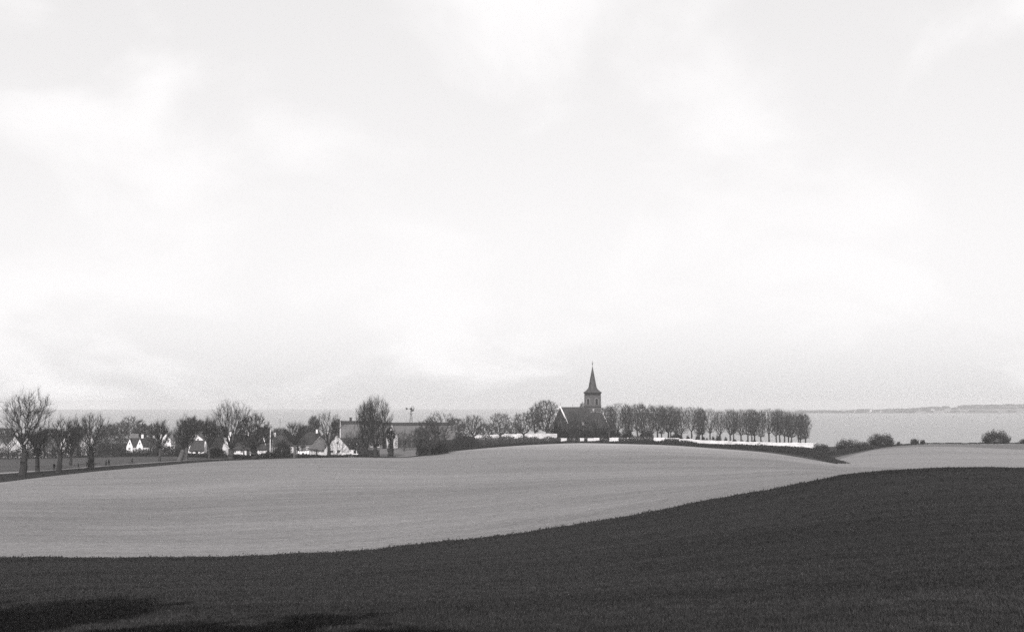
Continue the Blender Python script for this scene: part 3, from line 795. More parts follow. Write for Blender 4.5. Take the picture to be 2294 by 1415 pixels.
hedge('low rough hedge along the field edge below the white cottage', [(664, 369, 1019), (740, 370, 1018.5), (800, 373, 1018), (826, 374, 1014)], 1.0, per_m=120)
hedge('scrub below the tall dense willow', [(806, 377, 1000), (822, 377, 1006), (846, 379, 1012)], 2.2, mat='brush_pale')
hedge('dark scrub at the foot of the many-stemmed tree', [(934, 385, 998), (956, 386, 986), (980, 390, 990), (1000, 398, 996)], 4.0, per_m=210)
hedge('brush on the slope between the farm and the churchyard', [(1000, 407, 992), (1018, 412, 986), (1036, 420, 966), (1050, 424, 972), (1066, 428, 984)], 4.0, per_m=180)
hedge('brushy bank below the left churchyard wall', [(1056, 434, 980), (1100, 442, 976.5), (1150, 450, 978), (1200, 456, 979), (1250, 460, 980)], 4.5, mat='brush_pale', per_m=210)
hedge('dark hedge along the field edge left of the church', [(1000, 405, 1006), (1080, 423, 998), (1150, 437, 992), (1230, 447, 988)], 1.5)
hedge('low dark hedge along the hill crest below the church', [(1228, 449, 988), (1300, 453, 987.5), (1380, 453, 987.5), (1450, 450, 986)], 1.2, per_m=165)
hedge('brush hedge below the churchyard bushes right of the church', [(1448, 452, 984), (1490, 450, 985), (1530, 446, 987), (1570, 440, 993)], 2.4, per_m=180)
hedge('dark hedge below the middle of the right churchyard wall', [(1565, 440, 993), (1620, 432, 996), (1650, 430, 994), (1700, 420, 1000)], 2.6, per_m=165)
hedge('dark hedge on the bank below the wall corner', [(1698, 420, 998), (1760, 410, 1003), (1820, 398, 1010), (1862, 374, 1027), (1878, 362, 1036)], 4.0, per_m=180, ragged=.5)
hedge('dark scrub on the bank above the low end of the hedge', [(1700, 432, 999), (1760, 428, 1002), (1815, 424, 1006), (1850, 408, 1014)], 5.0, per_m=180)
hedge('bush line running from the wall corner along the right field', [(1858, 412, 1012), (1890, 424, 1006), (1930, 436, 1000), (1965, 446, 999)], 2.5, per_m=150)
hedge('thin low hedge on the skyline of the right field', [(1968, 452, 997.5), (2050, 466, 993.5), (2100, 472, 991.5), (2200, 480, 991), (2300, 484, 991), (2420, 484, 993)], 0.8, per_m=90, size=0.2)

for pa, lab in (([(1246, 463, 978), (1256, 463, 979)], 'scrub below the church gable hiding the wall'), ([(1270, 464, 979), (1284, 464, 977), (1299, 464, 979)], 'scrub clump before the wall below the nave'),
                ([(1309, 464, 980), (1316, 464, 979)], 'narrow scrub clump before the wall below the tower'), ([(1343, 464, 978), (1354, 464, 976), (1365, 464, 979)], 'scrub clump before the wall right of the tower'),
                ([(1386, 463, 979), (1410, 463, 976), (1440, 463, 977), (1464, 463, 979)], 'long scrub hedge hiding the wall right of the church'), ([(1489, 463, 982), (1503, 463, 980), (1521, 462, 984)], 'scrub where the stepped wall begins')):
    hedge(lab, pa, 2.2, per_m=190)
hedge('brambles at the foot of the stepped white wall', [(1522, 468, 990), (1570, 468, 993), (1630, 467, 995), (1700, 465, 997), (1760, 463, 999), (1800, 462, 1000.5), (1824, 460, 1003)], 1.4, per_m=150, ragged=.15)
hedge('tall scrub between the gabled cottage and the willows', [(764, 412, 990), (780, 412, 982), (800, 410, 978), (822, 408, 986)], 3.0, per_m=170)
hedge('twiggy scrub in front of the barn', [(884, 432, 986), (900, 432, 974), (918, 430, 970), (938, 428, 972)], 2.5, mat='brush_pale', per_m=60)
hedge('dark belt of brush behind the village houses', [(-120, 575, 974), (20, 575, 970), (180, 572, 972), (300, 570, 968), (420, 568, 972), (560, 566, 971), (700, 564, 974), (780, 562, 976)], 6.0, per_m=75, size=.5, ragged=.4)
S = shrub
S('round_shrub', 'dark clipped dome shrub before the thatched cottage right of the flagpole', 633, 398, 987, 38, mat='brush', n=4160, twigs=1200, lumps=3)
S('shrub', 'round bush beside the white wall corner', 1840, 438, 994, 32, n=2200)
S('shrub', 'spreading lower bush on the right field skyline', 1900, 436, 984, 56, n=4160, lumps=7)
S('shrub', 'sloping bush between the wall corner bush and the large rounded one', 1936, 444, 989, 36, n=1800)
S('shrub', 'large rounded bush on the right field skyline', 1975, 455, 972, 56, n=6720, lumps=6)
S('shrub', 'small two-lobed bush alone on the skyline', 2049, 468, 982, 18, n=1120, twigs=250)
S('shrub', 'tiny bush right of the two-lobed one on the skyline', 2067, 469, 984.5, 11, n=560, twigs=150, lumps=2)
S('shrub', 'sparse sapling left of the two-lobed bush on the skyline', 2013, 460, 988, 8, n=192, twigs=160, lumps=2)
S('shrub', 'wide dark clump of bushes near the right picture edge', 2232, 481, 965, 66, n=8320, lumps=8, depth=8)
S('shrub', 'dark bush cut by the right picture edge', 2300, 483, 981, 30, n=1800)
# churchyard evergreens
CH = [(1244, 500, 950, 34, 'dark rounded evergreen below the church gable'), (1262, 492, 962, 30, 'evergreen right of the one below the church gable'), (1288, 495, 952, 36, 'broad evergreen in front of the nave'),
      (1313, 490, 958, 30, 'evergreen below the left side of the tower'), (1334, 494, 950, 32, 'tall evergreen below the right side of the tower'), (1357, 492, 958, 30, 'evergreen below the low church annex'),
      (1378, 490, 964, 28, 'evergreen at the foot of the dense upright lime'), (1405, 488, 967, 26, 'low wide evergreen right of the church'), (1448, 487, 964, 36, 'broad pale-topped bush between the church and the long wall'),
      (1516, 483, 970, 28, 'bush where the long white wall begins')]
for px, d, tp, w, lab in CH:
    S('churchyard_shrub', lab, px, d, tp, w, mat='brush' if px in (1448, 1288, 1334) else 'evergreen', n=3840, size=0.26, twigs=700, lumps=6, group='shrubs in the churchyard')
YW = [(1541, 486, 976, 9, 'small yew at the left end of the stepped wall'), (1563, 486, 974, 12, 'cone-shaped yew behind the stepped wall'), (1576, 487, 979, 8, 'low yew right of the cone-shaped one'),
      (1584, 488, 982, 7, 'tiniest yew behind the stepped wall'), (1598, 487, 978, 8, 'narrow yew left of the square dark yew'), (1610, 485, 971, 14, 'tall square dark yew behind the stepped wall'),
      (1626, 487, 980, 7, 'small yew right of the square dark yew'), (1646, 487, 984, 13, 'low pair of yews by the wall pier'), (1662, 488, 986, 9, 'low yew between the wall pier and the middle limes'),
      (1675, 489, 987, 8, 'low box bush left of the close-set trunks'), (1690, 489, 986, 9, 'low box bush under the close-set trunks'), (1706, 489, 988, 7, 'small box bush at a thick lime foot'),
      (1724, 489, 988, 7, 'small box bush near the wall right half'), (1772, 488, 989, 6, 'small box bush near the right end of the row')]
for px, d, tp, w, lab in YW:
    S('yew_shrub', lab, px, d, tp, w, n=1280, size=0.2, twigs=120, lumps=3, group='dark yews behind the stepped wall')

# ------------------------------------------------------------------ building helpers (local metres, thing's origin on the ground)
def poly_mesh(name, V, Fc):
    me = bpy.data.meshes.new(name)
    me.from_pydata([tuple(v) for v in V], [], [tuple(f) for f in Fc])
    me.update()
    return me
def boxes(*bs):
    V, Fc = [], []
    for x0, x1, y0, y1, z0, z1 in bs:
        k = len(V)
        V += [(x0, y0, z0), (x1, y0, z0), (x1, y1, z0), (x0, y1, z0), (x0, y0, z1), (x1, y0, z1), (x1, y1, z1), (x0, y1, z1)]
        Fc += [tuple(k + i for i in f) for f in ((3, 2, 1, 0), (4, 5, 6, 7), (0, 1, 5, 4), (1, 2, 6, 5), (2, 3, 7, 6), (3, 0, 4, 7))]
    return V, Fc
def box(name, parent, mat, *bs):
    return link(name, poly_mesh(name, *boxes(*bs)), M[mat], parent)
def hull(name, parent, mat, sect0, sect1, x0, x1):
    """loft a closed (y, z) section along x; sect0 and sect1 have the same number of points"""
    n = len(sect0)
    V = [(x0[i] if isinstance(x0, (list, tuple)) else x0, sect0[i][0], sect0[i][1]) for i in range(n)] + \
        [(x1[i] if isinstance(x1, (list, tuple)) else x1, sect1[i][0], sect1[i][1]) for i in range(n)]
    Fc = [tuple(range(n - 1, -1, -1)), tuple(range(n, 2 * n))] + [(i, (i + 1) % n, n + (i + 1) % n, n + i) for i in range(n)]
    return link(name, poly_mesh(name, V, Fc), M[mat], parent)
def gable_wall(name, parent, mat, L0, L1, hw, ze, zr, z0=-0.8):
    s = [(-hw, z0), (hw, z0), (hw, ze), (0, zr), (-hw, ze)]
    return hull(name, parent, mat, s, s, L0, L1)
def gable_roof(name, parent, mat, L0, L1, hw, ze, zr, over=0.35, end=0.2, t=0.28, hip0=0.0, hip1=0.0):
    sl_ = (zr - ze) / hw
    yo = hw + over; zo = ze - sl_ * over
    top = [(-yo, zo + t), (0, zr + t * 1.25), (yo, zo + t), (yo, zo), (0, zr + 0.03), (-yo, zo)]
    a, b = L0 - end, L1 + end
    return hull(name, parent, mat, top, top, [a, a + hip0, a, a, a + hip0, a], [b, b - hip1, b, b, b - hip1, b])
def window(parent, face, u, z, w, h, pos, frame='paint_white', bars=True):
    """face: 'x+','x-','y+','y-' of a wall whose outer plane lies at pos"""
    t, s = 0.04, (1 if face[1] == '+' else -1)
    def bb(u0, u1, z0, z1, dep):
        a, b = sorted((pos - 0.05 * s, pos + dep * s))
        return (a, b, u0, u1, z0, z1) if face[0] == 'x' else (u0, u1, a, b, z0, z1)
    fr = 0.09
    ws = [bb(u - w / 2, u - w / 2 + fr, z, z + h, t), bb(u + w / 2 - fr, u + w / 2, z, z + h, t), bb(u - w / 2 + fr, u + w / 2 - fr, z, z + fr, t), bb(u - w / 2 + fr, u + w / 2 - fr, z + h - fr, z + h, t)]
    if bars: ws.append(bb(u - 0.03, u + 0.03, z + fr, z + h - fr, t * 0.8))
    f = box('window', parent, frame, *ws)
    box('pane', f, 'glass', bb(u - w / 2 + fr * 0.5, u + w / 2 - fr * 0.5, z + fr * 0.5, z + h - fr * 0.5, t * 0.45))
    return f
def door(parent, face, u, w, h, pos, mat='wood_dark'):
    s = 1 if face[1] == '+' else -1
    a, b = sorted((pos - 0.05 * s, pos + 0.05 * s))
    bb = (a, b, u - w / 2, u + w / 2, 0, h) if face[0] == 'x' else (u - w / 2, u + w / 2, a, b, 0, h)
    return box('door', parent, mat, bb)
def chimney(roof, x, y, z0, z1, w=0.75, mat='white', cap='brick_dark'):
    c = box('chimney', roof, mat, (x - w / 2, x + w / 2, y - w / 2, y + w / 2, z0, z1))
    box('chimney_cap', c, cap, (x - w / 2 - 0.07, x + w / 2 + 0.07, y - w / 2 - 0.07, y + w / 2 + 0.07, z1 + 0.003, z1 + 0.13))
    return c
def base_of(px, d):
    return ground(px, d, 0.0)
def cyl_bar(name, parent, mat, segs, k=6):
    P0 = np.array([s[0] for s in segs], float); P1 = np.array([s[1] for s in segs], float)
    V, T = prisms(P0, P1, [s[2] for s in segs], [s[3] if len(s) > 3 else s[2] for s in segs], k)
    return link(name, tri_mesh(name, V, T), M[mat], parent)

# ------------------------------------------------------------------ church
AX = math.atan2(0.625, 0.78)                    # nave axis
CB = ground(1328, 546.5)
church = thing('church', 'brick church with a tall slate spire on the hill', 'church', CB, AX)
PX = 546.5 / F
def cz(py, d=546.5):
    return at(1328, py, d).z - CB.z
z_str, z_bel, z_flare, z_tip, z_rod = cz(909.5), cz(879), cz(868), cz(821), cz(808)
s2 = 2.52
tower = box('tower', church, 'brick', (-s2 - .12, s2 + .12, -s2 - .12, s2 + .12, -1.0, z_str - 0.25))
bel = box('belfry', church, 'brick', (-s2, s2, -s2, s2, z_str, z_bel - 1.25))
box('string_course', bel, 'brick_dark', (-s2 - .3, s2 + .3, -s2 - .3, s2 + .3, z_str - 0.247, z_str - 0.003))
box('frieze', bel, 'brick_dark', (-s2 - .04, s2 + .04, -s2 - .04, s2 + .04, z_bel - 1.247, z_bel - 0.35))
box('cornice', bel, 'brick_dark', (-s2 - .28, s2 + .28, -s2 - .28, s2 + .28, z_bel - 0.347, z_bel - 0.003))
for cx_ in (-1, 1):
    for cy_ in (-1, 1):
        x0, y0 = cx_ * s2, cy_ * s2
        box('corner_pilaster', bel, 'brick', (min(x0 + .09 * cx_, x0 - .5 * cx_), max(x0 + .09 * cx_, x0 - .5 * cx_), min(y0 + .09 * cy_, y0 - .5 * cy_), max(y0 + .09 * cy_, y0 - .5 * cy_), z_str + .003, z_bel - 1.25))
def arch_ring(face, cx, z0, zs, r_in, r_out, dep, pos):
    """round-arched frame: jambs and arch, as one band"""
    s = 1 if face[1] == '+' else -1
    ang = np.linspace(math.pi, 0, 13)
    inn = [(-r_in, z0)] + [(math.cos(a) * r_in, zs + math.sin(a) * r_in) for a in ang] + [(r_in, z0)]
    out = [(-r_out, z0)] + [(math.cos(a) * r_out, zs + math.sin(a) * r_out) for a in ang] + [(r_out, z0)]
    V, Fc = [], []
    n = len(inn)
    for lev in (pos - 0.03 * s, pos + dep * s):
        for q in (inn, out):
            for (u, z) in q:
                V.append((lev, cx + u, z) if face[0] == 'x' else (cx + u, lev, z))
    for i in range(n - 1):
        a, b = i, i + 1
        Fc += [(2 * n + a, 2 * n + b, 3 * n + b, 3 * n + a), (a, b, 2 * n + b, 2 * n + a), (n + a, 3 * n + a, 3 * n + b, n + b)]
    return poly_mesh('frame', V, Fc)
def arch_panel(face, cx, z0, zs, r, pos, dep):
    s = 1 if face[1] == '+' else -1
    ang = np.linspace(math.pi, 0, 13)
    q = [(-r, z0)] + [(math.cos(a) * r, zs + math.sin(a) * r) for a in ang] + [(r, z0)]
    lev = pos + dep * s
    V = [((lev, cx + u, z) if face[0] == 'x' else (cx + u, lev, z)) for u, z in q] + [((pos - .1 * s, cx + u, z) if face[0] == 'x' else (cx + u, pos - .1 * s, z)) for u, z in q]
    n = len(q)
    Fc = [tuple(range(n)), tuple(range(2 * n - 1, n - 1, -1))] + [(i, i + 1, n + i + 1, n + i) for i in range(n - 1)]
    return poly_mesh('opening', V, Fc)
for face, pos in (('y-', -s2), ('x-', -s2), ('y+', s2), ('x+', s2)):
    z0, zs = z_str + 0.75, z_str + 2.55
    f = link('belfry_window', arch_ring(face, 0, z0, zs, 0.86, 1.06, 0.12, pos), M['buff'], church)
    link('opening', arch_panel(face, 0, z0, zs, 0.86, pos, 0.03), M['wood_dark'], f)
    s = 1 if face[1] == '+' else -1
    a, b = sorted((pos, pos + 0.09 * s))
    mb = [(a, b, -0.1, 0.1, z0, zs + .5)] + [(a, b, -0.86, -.1, z0 + .35 + k * .42, z0 + .43 + k * .42) for k in range(5)] + [(a, b, .1, 0.86, z0 + .35 + k * .42, z0 + .43 + k * .42) for k in range(5)]
    if face[0] == 'y': mb = [(q[2], q[3], q[0], q[1], q[4], q[5]) for q in mb]
    box('louvre', f, 'wood_dark', *mb)
    # white dentil band and niche lower on the tower
    zb = cz(923)
    dn = []
    for k in range(7):
        u = -2.1 + k * 0.7
        dn.append((u - .22, u + .22, min(pos - .1 * 0, pos + .2 * s), max(pos, pos + .2 * s), zb, zb + .22) if face[0] == 'y' else (min(pos, pos + .2 * s), max(pos, pos + .2 * s), u - .22, u + .22, zb, zb + .22))
    box('frieze_stone', tower, 'stone', *dn)
# clock plaque near the corner
box('clock_plaque', tower, 'stone', (-s2 + .15, -s2 + .95, -s2 - .2, -s2 - .1, cz(920.5), cz(915)))
# spire: square flared foot turning into an octagon
def spire_mesh():
    rings = []
    e = s2 + 0.42
    def ring(r_sq, r_oct, t, z):
        pts = []
        for k in range(8):
            a = math.pi / 8 + k * math.pi / 4
            o_ = np.array([math.cos(a), math.sin(a)]) * r_oct
            sx, sy = (1 if math.cos(a) > 0 else -1), (1 if math.sin(a) > 0 else -1)
            # square ring with points near the corners
            if abs(math.cos(a)) > abs(math.sin(a)): q_ = np.array([sx * r_sq, sy * r_sq * 0.985])
            else: q_ = np.array([sx * r_sq * 0.985, sy * r_sq])
            pts.append(tuple(o_ * t + q_ * (1 - t)) + (z,))
        return pts
    zf = z_flare - z_bel
    r8 = 1.92
    rings.append(ring(e, e, 0, z_bel)); rings.append(ring(e - .02, e, 0, z_bel + .12))
    rings.append(ring(e * .82, 2.6, .25, z_bel + zf * .33)); rings.append(ring(2.0, 2.2, .65, z_bel + zf * .68))
    rings.append(ring(1.8, r8, 1, z_flare + .15))
    for t in (0.25, 0.5, 0.75, 1.0):
        r_ = r8 * (1 - t) + 0.10 * t
        rings.append(ring(1, r_, 1, z_flare + .15 + (z_tip - z_flare - .15) * t))
    V = [p for r_ in rings for p in r_]
    Fc = [(i * 8 + k, i * 8 + (k + 1) % 8, (i + 1) * 8 + (k + 1) % 8, (i + 1) * 8 + k) for i in range(len(rings) - 1) for k in range(8)]
    Fc += [tuple(range(7, -1, -1)), tuple(range(len(V) - 8, len(V)))]
    return poly_mesh('spire', V, Fc)
spire = link('spire', spire_mesh(), M['slate'], church)
cyl_bar('finial', spire, 'iron', [((0, 0, z_tip - .3), (0, 0, z_rod), .09, .06), ((0, 0, z_tip + .9), (0, 0, z_tip + 1.15), .10, .30), ((0, 0, z_tip + 1.15), (0, 0, z_tip + 1.4), .30, .10),
                                  ((-.5, 0, z_rod - .8), (.5, 0, z_rod - .8), .06), ((0, -.5, z_rod - .8), (0, .5, z_rod - .8), .06)], 8)
# nave
zr, ze = cz(912.5, 538), cz(944, 538)
NL0, NL1, hw = -19.0, -s2 - .12, 4.3
gable_wall('nave_wall', church, 'brick_dark', NL0, NL1 - .003, hw, ze, zr - .05, -1.0)
nr = gable_roof('nave_roof', church, 'church_tile', NL0 + .35, NL1 - .2, hw, ze, zr, over=.35, end=0, t=.2)
sl_ = (zr - ze) / hw
for s in (-1, 1):
    q = [(0, zr - .05), (0, zr + .55), (s * (hw + .45), ze + .55 - sl_ * .45), (s * (hw + .45), ze - .05 - sl_ * .45)]
    hull('gable_coping', church, 'white', q, q, NL0 - .12, NL0 + .34)
def cross(parent, x, y, z, h):
    return box('ridge_cross', parent, 'stone', (x - .09, x + .09, y - .09, y + .09, z, z + h), (x - .08, x + .08, y - h * .28, y - .093, z + h * .58, z + h * .72), (x - .08, x + .08, y + .093, y + h * .28, z + h * .58, z + h * .72))
cross(nr, NL0 + .1, 0, zr + .5, 1.5); cross(nr, -11.8, 0, zr + .2, 1.3)
for k, x in enumerate((-16.2, -12.4, -8.6, -5.0)):
    f = link('nave_window', arch_ring('y-', x, 2.2, 5.4, .62, .82, .1, -hw), M['buff'], church)
    link('pane', arch_panel('y-', x, 2.2, 5.4, .62, -hw, .03), M['glass'], f)
f = link('gable_window', arch_ring('x-', 0, 3.0, 7.2, .8, 1.0, .1, NL0), M['buff'], church)
link('pane', arch_panel('x-', 0, 3.0, 7.2, .8, NL0, .03), M['glass'], f)
dm = gable_wall('roof_dormer', church, 'stone', -.5, .5, .5, 1.0, 1.6, 0)
dm.location = (-10.0, -hw - .25, ze - 1.5); dm.rotation_euler = (0, 0, math.pi / 2)
# lower wing right of the tower, with its own coping, and a low annex
zc, zce = cz(926, 550), cz(950, 550)
gable_wall('chancel_wall', church, 'brick', s2 + .123, 6.0, 3.1, zce, zc - .05, -1.0)
gable_roof('chancel_roof', church, 'church_tile', s2 + .2, 5.7, 3.1, zce, zc, over=.3, end=0, t=.2)
for s in (-1, 1):
    q = [(0, zc - .05), (0, zc + .5), (s * 3.5, zce + .5 - .4 * (zc - zce) / 3.1), (s * 3.5, zce - .05 - .4 * (zc - zce) / 3.1)]
    hull('chancel_coping', church, 'white', q, q, 5.75, 6.2)
gable_wall('annex_wall', church, 'brick', 6.203, 12.0, 2.6, cz(962, 553), cz(943, 553), -1.0)
gable_roof('annex_roof', church, 'church_tile', 6.25, 12.0, 2.6, cz(962, 553), cz(943, 553), over=.3, end=.15, t=.2)
box('annex_pilaster', church, 'stone', (11.6, 12.1, -2.7, -2.603, 0, cz(955, 553)))

# ------------------------------------------------------------------ churchyard walls
def yard_wall(name, label, pts, hgt=1.75, thick=0.5, mat='limewash', steps=True, pier=None):
    """pts = (px, d, top_py); each stretch is one level segment with a coping; steps fall between stretches"""
    c = ground(pts[len(pts) // 2][0], pts[len(pts) // 2][1])
    t = thing(name, label, 'wall', c)
    for (a, b) in zip(pts[:-1], pts[1:]):
        A, B = ground(a[0], a[1]), ground(b[0], b[1])
        ztop = at((a[0] + b[0]) / 2, (a[2] + b[2]) / 2, (a[1] + b[1]) / 2).z if not steps else at(a[0], a[2], a[1]).z
        zlo = min(A.z, B.z) - 0.5
        dv = Vector((B.x - A.x, B.y - A.y, 0)); L = dv.length
        o = box('wall_segment', t, mat, (0.002, L - 0.002, -thick / 2, thick / 2, zlo, ztop))
        o.location = (A.x - c.x, A.y - c.y, -c.z); o.rotation_euler = (0, 0, math.atan2(dv.y, dv.x))
        k = hull('coping', o, mat, [(-thick / 2 - .1, ztop - .05), (thick / 2 + .1, ztop - .05), (thick / 2 + .1, ztop + .02), (0, ztop + .22), (-thick / 2 - .1, ztop + .02)],
                 [(-thick / 2 - .1, ztop - .05), (thick / 2 + .1, ztop - .05), (thick / 2 + .1, ztop + .02), (0, ztop + .22), (-thick / 2 - .1, ztop + .02)], 0.004, L - 0.004)
    if pier:
        p = ground(pier[0], pier[1])
        o = box('pier', t, 'white_dull', (-.5, .5, -.45, .45, -.5, at(pier[0], pier[2], pier[1]).z - p.z))
        o.location = (p.x - c.x, p.y - c.y, p.z - c.z)
    return t
yard_wall('churchyard_wall', 'whitewashed churchyard wall left of the church behind bare trees',
          [(1060, 505, 975.5), (1085, 503, 974.5), (1108, 501, 974), (1130, 499, 973), (1158, 497, 972), (1190, 495, 971.5), (1214, 492, 971.5), (1235, 489, 972), (1247, 486, 976)], hgt=1.8)
yard_wall('churchyard_wall', 'low whitewashed churchyard wall below the church, half hidden by bushes',
          [(1250, 480, 982), (1290, 478, 982), (1330, 476, 981.5), (1370, 475, 981), (1420, 474, 980.5), (1464, 474, 980.5)])
yard_wall('churchyard_wall', 'long stepped whitewashed wall below the lime row',
          [(1464, 474, 981), (1490, 474, 982), (1522, 474, 984), (1552, 474, 986), (1568, 474, 987), (1601, 473.5, 988), (1634, 473, 989.5), (1667.7, 472.5, 990.5), (1699, 472, 991.2), (1730, 471.5, 992), (1791, 471, 993.2), (1822, 470.5, 994.6)],
          pier=(1636, 472.4, 987))
yard_wall('churchyard_wall', 'short whitewashed wall running back from the right wall corner', [(1822.5, 470.5, 995), (1826, 482, 993), (1828, 496, 991)], mat='white_dull')

# ------------------------------------------------------------------ village houses
def frame_rz(ix, iy):
    return math.atan2(iy, ix)
# white gabled thatched cottage by the washing line
A = ground(754, 383)
h = thing('thatched_cottage', 'white thatched cottage with a broad gable facing right', 'house', (A.x - 6 * .52, A.y + 6 * .85, A.z), frame_rz(.52, -.85))
zrd, zev = 6.4, 2.25
w_ = gable_wall('wall', h, 'white', -6, 6, 4.0, zev, zrd)
gr = gable_roof('roof', h, 'thatch_pale', -6, 6, 4.0, zev, zrd, over=.5, end=.12, t=.3, hip0=2.2)
window(h, 'x+', 0.6, .9, 1.1, 1.0, 6.0); window(h, 'x+', -1.6, .9, .9, .9, 6.0); window(h, 'x+', 0.2, 3.6, .7, .8, 6.0)
for u in (-4.2, -1.6, 1.4, 4.0): window(h, 'y-', u, .85, .95, .9, -4.0)
door(h, 'y-', -.1, .95, 1.9, -4.0)
q = [(4.003, -.6), (7.0, -.6), (7.0, 1.6), (4.003, 2.15)]
hull('lean_to', h, 'white', q, q, 0.5, 5.6)
q = [(4.0, 2.2), (7.35, 1.58), (7.35, 1.8), (4.0, 2.5)]
hull('lean_to_roof', h, 'tile_dark', q, q, 0.3, 5.9)
door(h, 'x+', 6.3, .9, 1.55, 5.6)
chimney(gr, -1.0, 0, 5.9, 7.5, .7, 'white_dull')
# thatched house with a left gable
A = ground(515, 398)
ux, uy = .88, .47
h = thing('thatched_house', 'long dark-thatched house with a white left gable behind the tall willow', 'house', (A.x + 6 * ux - 3.4 * uy, A.y + 6 * uy + 3.4 * ux, A.z), frame_rz(ux, uy))
gable_wall('wall', h, 'white', -6.6, 6, 3.4, 2.3, 6.2)
gr = gable_roof('roof', h, 'thatch', -6, 6, 3.4, 2.3, 6.2, over=.45, end=.1, t=.3, hip0=.9, hip1=.9)
for u in (-4.4, -2.2, 2.0, 4.2): window(h, 'y-', u, .85, .9, .9, -3.4)
door(h, 'y-', -.1, 1.0, 1.9, -3.4); window(h, 'x-', 0, 1.0, .9, .9, -6)
chimney(gr, -5.0, 0, 6.0, 7.6, .8); chimney(gr, .6, 0, 6.0, 7.6, .8)
A = ground(588, 384)
b_ = thing('garden_shed', 'small white shed at the foot of the ivied tree', 'shed', A, R(8))
gable_wall('wall', b_, 'white', -1.0, 1.0, 1.1, 1.9, 2.2); gable_roof('roof', b_, 'tile_dark', -1.0, 1.0, 1.1, 1.9, 2.2, over=.15, end=.1, t=.1)
# low thatched cottage and the white gable behind it
A = ground(444, 408)
h = thing('thatched_cottage', 'low dark-thatched cottage right of the two pale trunks', 'house', A, R(4))
gable_wall('wall', h, 'white', -2.4, 2.4, 2.6, 1.9, 4.6)
gr = gable_roof('roof', h, 'thatch', -2.4, 2.4, 2.6, 1.9, 4.6, over=.4, end=.1, t=.28, hip0=.5, hip1=.5)
for u in (-1.6, 1.4): window(h, 'y-', u, .8, .8, .8, -2.6)
door(h, 'y-', 0, .9, 1.75, -2.6)
A = ground(442, 440)
h = thing('white_house', 'white gable-fronted house above the low dark-thatched cottage', 'house', A, R(-86))
gable_wall('wall', h, 'white', -4, 4, 2.7, 4.6, 7.1)
gr = gable_roof('roof', h, 'roof_grey', -4, 4, 2.7, 4.6, 7.1, over=.2, end=.05, t=.16)
for u in (-.95, .95): window(h, 'x+', u, 4.2, .8, 1.0, 4)
window(h, 'x+', -1.2, 1.2, .9, 1.2, 4); window(h, 'x+', 1.2, 1.2, .9, 1.2, 4)
# white house with two gable windows
A = ground(376, 445)
h = thing('white_house', 'white gabled house with two dark upper windows and tall white chimney', 'house', A, R(-84))
gable_wall('wall', h, 'white', -4.5, 4.5, 1.75, 5.0, 7.0)
gr = gable_roof('roof', h, 'roof_light', -4.5, 4.5, 1.75, 5.0, 7.0, over=.18, end=.05, t=.12)
for u in (-.75, .8): window(h, 'x+', u, 4.0, .75, 1.15, 4.5)
window(h, 'x+', 0, 1.2, .9, 1.2, 4.5)
box('annex', h, 'white', (1.5, 4.6, 1.753, 3.4, -.6, 3.3)); box('annex_roof', h, 'tile_dark', (1.4, 4.75, 1.76, 3.55, 3.303, 3.45))
chimney(gr, 1.5, -2.1, 4.8, 9.0, .75)
# twin-gabled house
A = ground(318, 466)
h = thing('twin_gabled_house', 'dark-roofed house with two white front gables and two white chimneys', 'house', A, R(3))
gable_wall('wall', h, 'white_dull', -4.6, 4.6, 3.0, 2.4, 5.2)
gr = gable_roof('roof', h, 'tile_dark', -4.6, 4.6, 3.0, 2.4, 5.2, over=.3, end=.15, t=.2)
for u in (-3.75, -.05):
    gb = gable_wall('front_gable', h, 'white', 0, 3.3, 1.15, 2.2, 5.0, 0)
    gb.location = (u, -.2, .1); gb.rotation_euler = (0, 0, -math.pi / 2)
    gf = gable_roof('gable_roof', gb, 'tile_dark', 0, 3.1, 1.15, 2.2, 5.0, over=.12, end=0, t=.14)
    window(gb, 'x+', 0, 3.0, .62, .75, 3.3, bars=False)
    window(gb, 'x+', 0, 1.0, .9, 1.0, 3.3)
chimney(gr, 0.05, .3, 5.0, 6.8, .8); chimney(gr, 4.3, .2, 5.0, 6.5, .7)
A = ground(300, 490)
h = thing('barn', 'pale-roofed barn behind the twin-gabled house', 'barn', A, R(10))
gable_wall('wall', h, 'white_dull', -1.6, 1.6, 2.4, 4.2, 6.5); gable_roof('roof', h, 'roof_grey', -1.6, 1.6, 2.4, 4.2, 6.5, over=.2, end=.1, t=.14)
# houses behind the pollards at the far left
def small_house(label, px, d, rz, L, hw, ze, zr, wall='white', roof='tile_dark', gw=None, ch=None, name='cottage', up=None):
    A = ground(px, d)
    h = thing(name, label, 'house', A, rz)
    gable_wall('wall', h, wall, -L / 2, L / 2, hw, ze, zr)
    r_ = gable_roof('roof', h, roof, -L / 2, L / 2, hw, ze, zr, over=.3, end=.12, t=.18)
    n = max(2, int(L / 2.6))
    for k in range(n):
        window(h, 'y-', -L / 2 + (k + .5) * L / n, .9, .9, 1.0, -hw)
    for s in ('x+', 'x-'):
        window(h, s, 0, .9, .9, 1.0, L / 2 * (1 if s == 'x+' else -1))
        if zr > 4.5: window(h, s, 0, ze + .3, .7, .8, L / 2 * (1 if s == 'x+' else -1))
    if ch is not None: chimney(r_, ch, 0, zr - .3, zr + 1.2, .7)
    return h
small_house('white gable end behind the tallest tree at the far left', 38, 440, R(-80), 9, 2.6, 4.2, 7.4, ch=1)
small_house('white gable end between the tallest tree and the leaning pollard', 73, 442, R(-95), 8, 2.2, 3.6, 7.0)
small_house('long low white cottage left of the leaning pollard', 108, 436, R(2), 8.0, 2.4, 2.5, 4.6, roof='roof_grey')
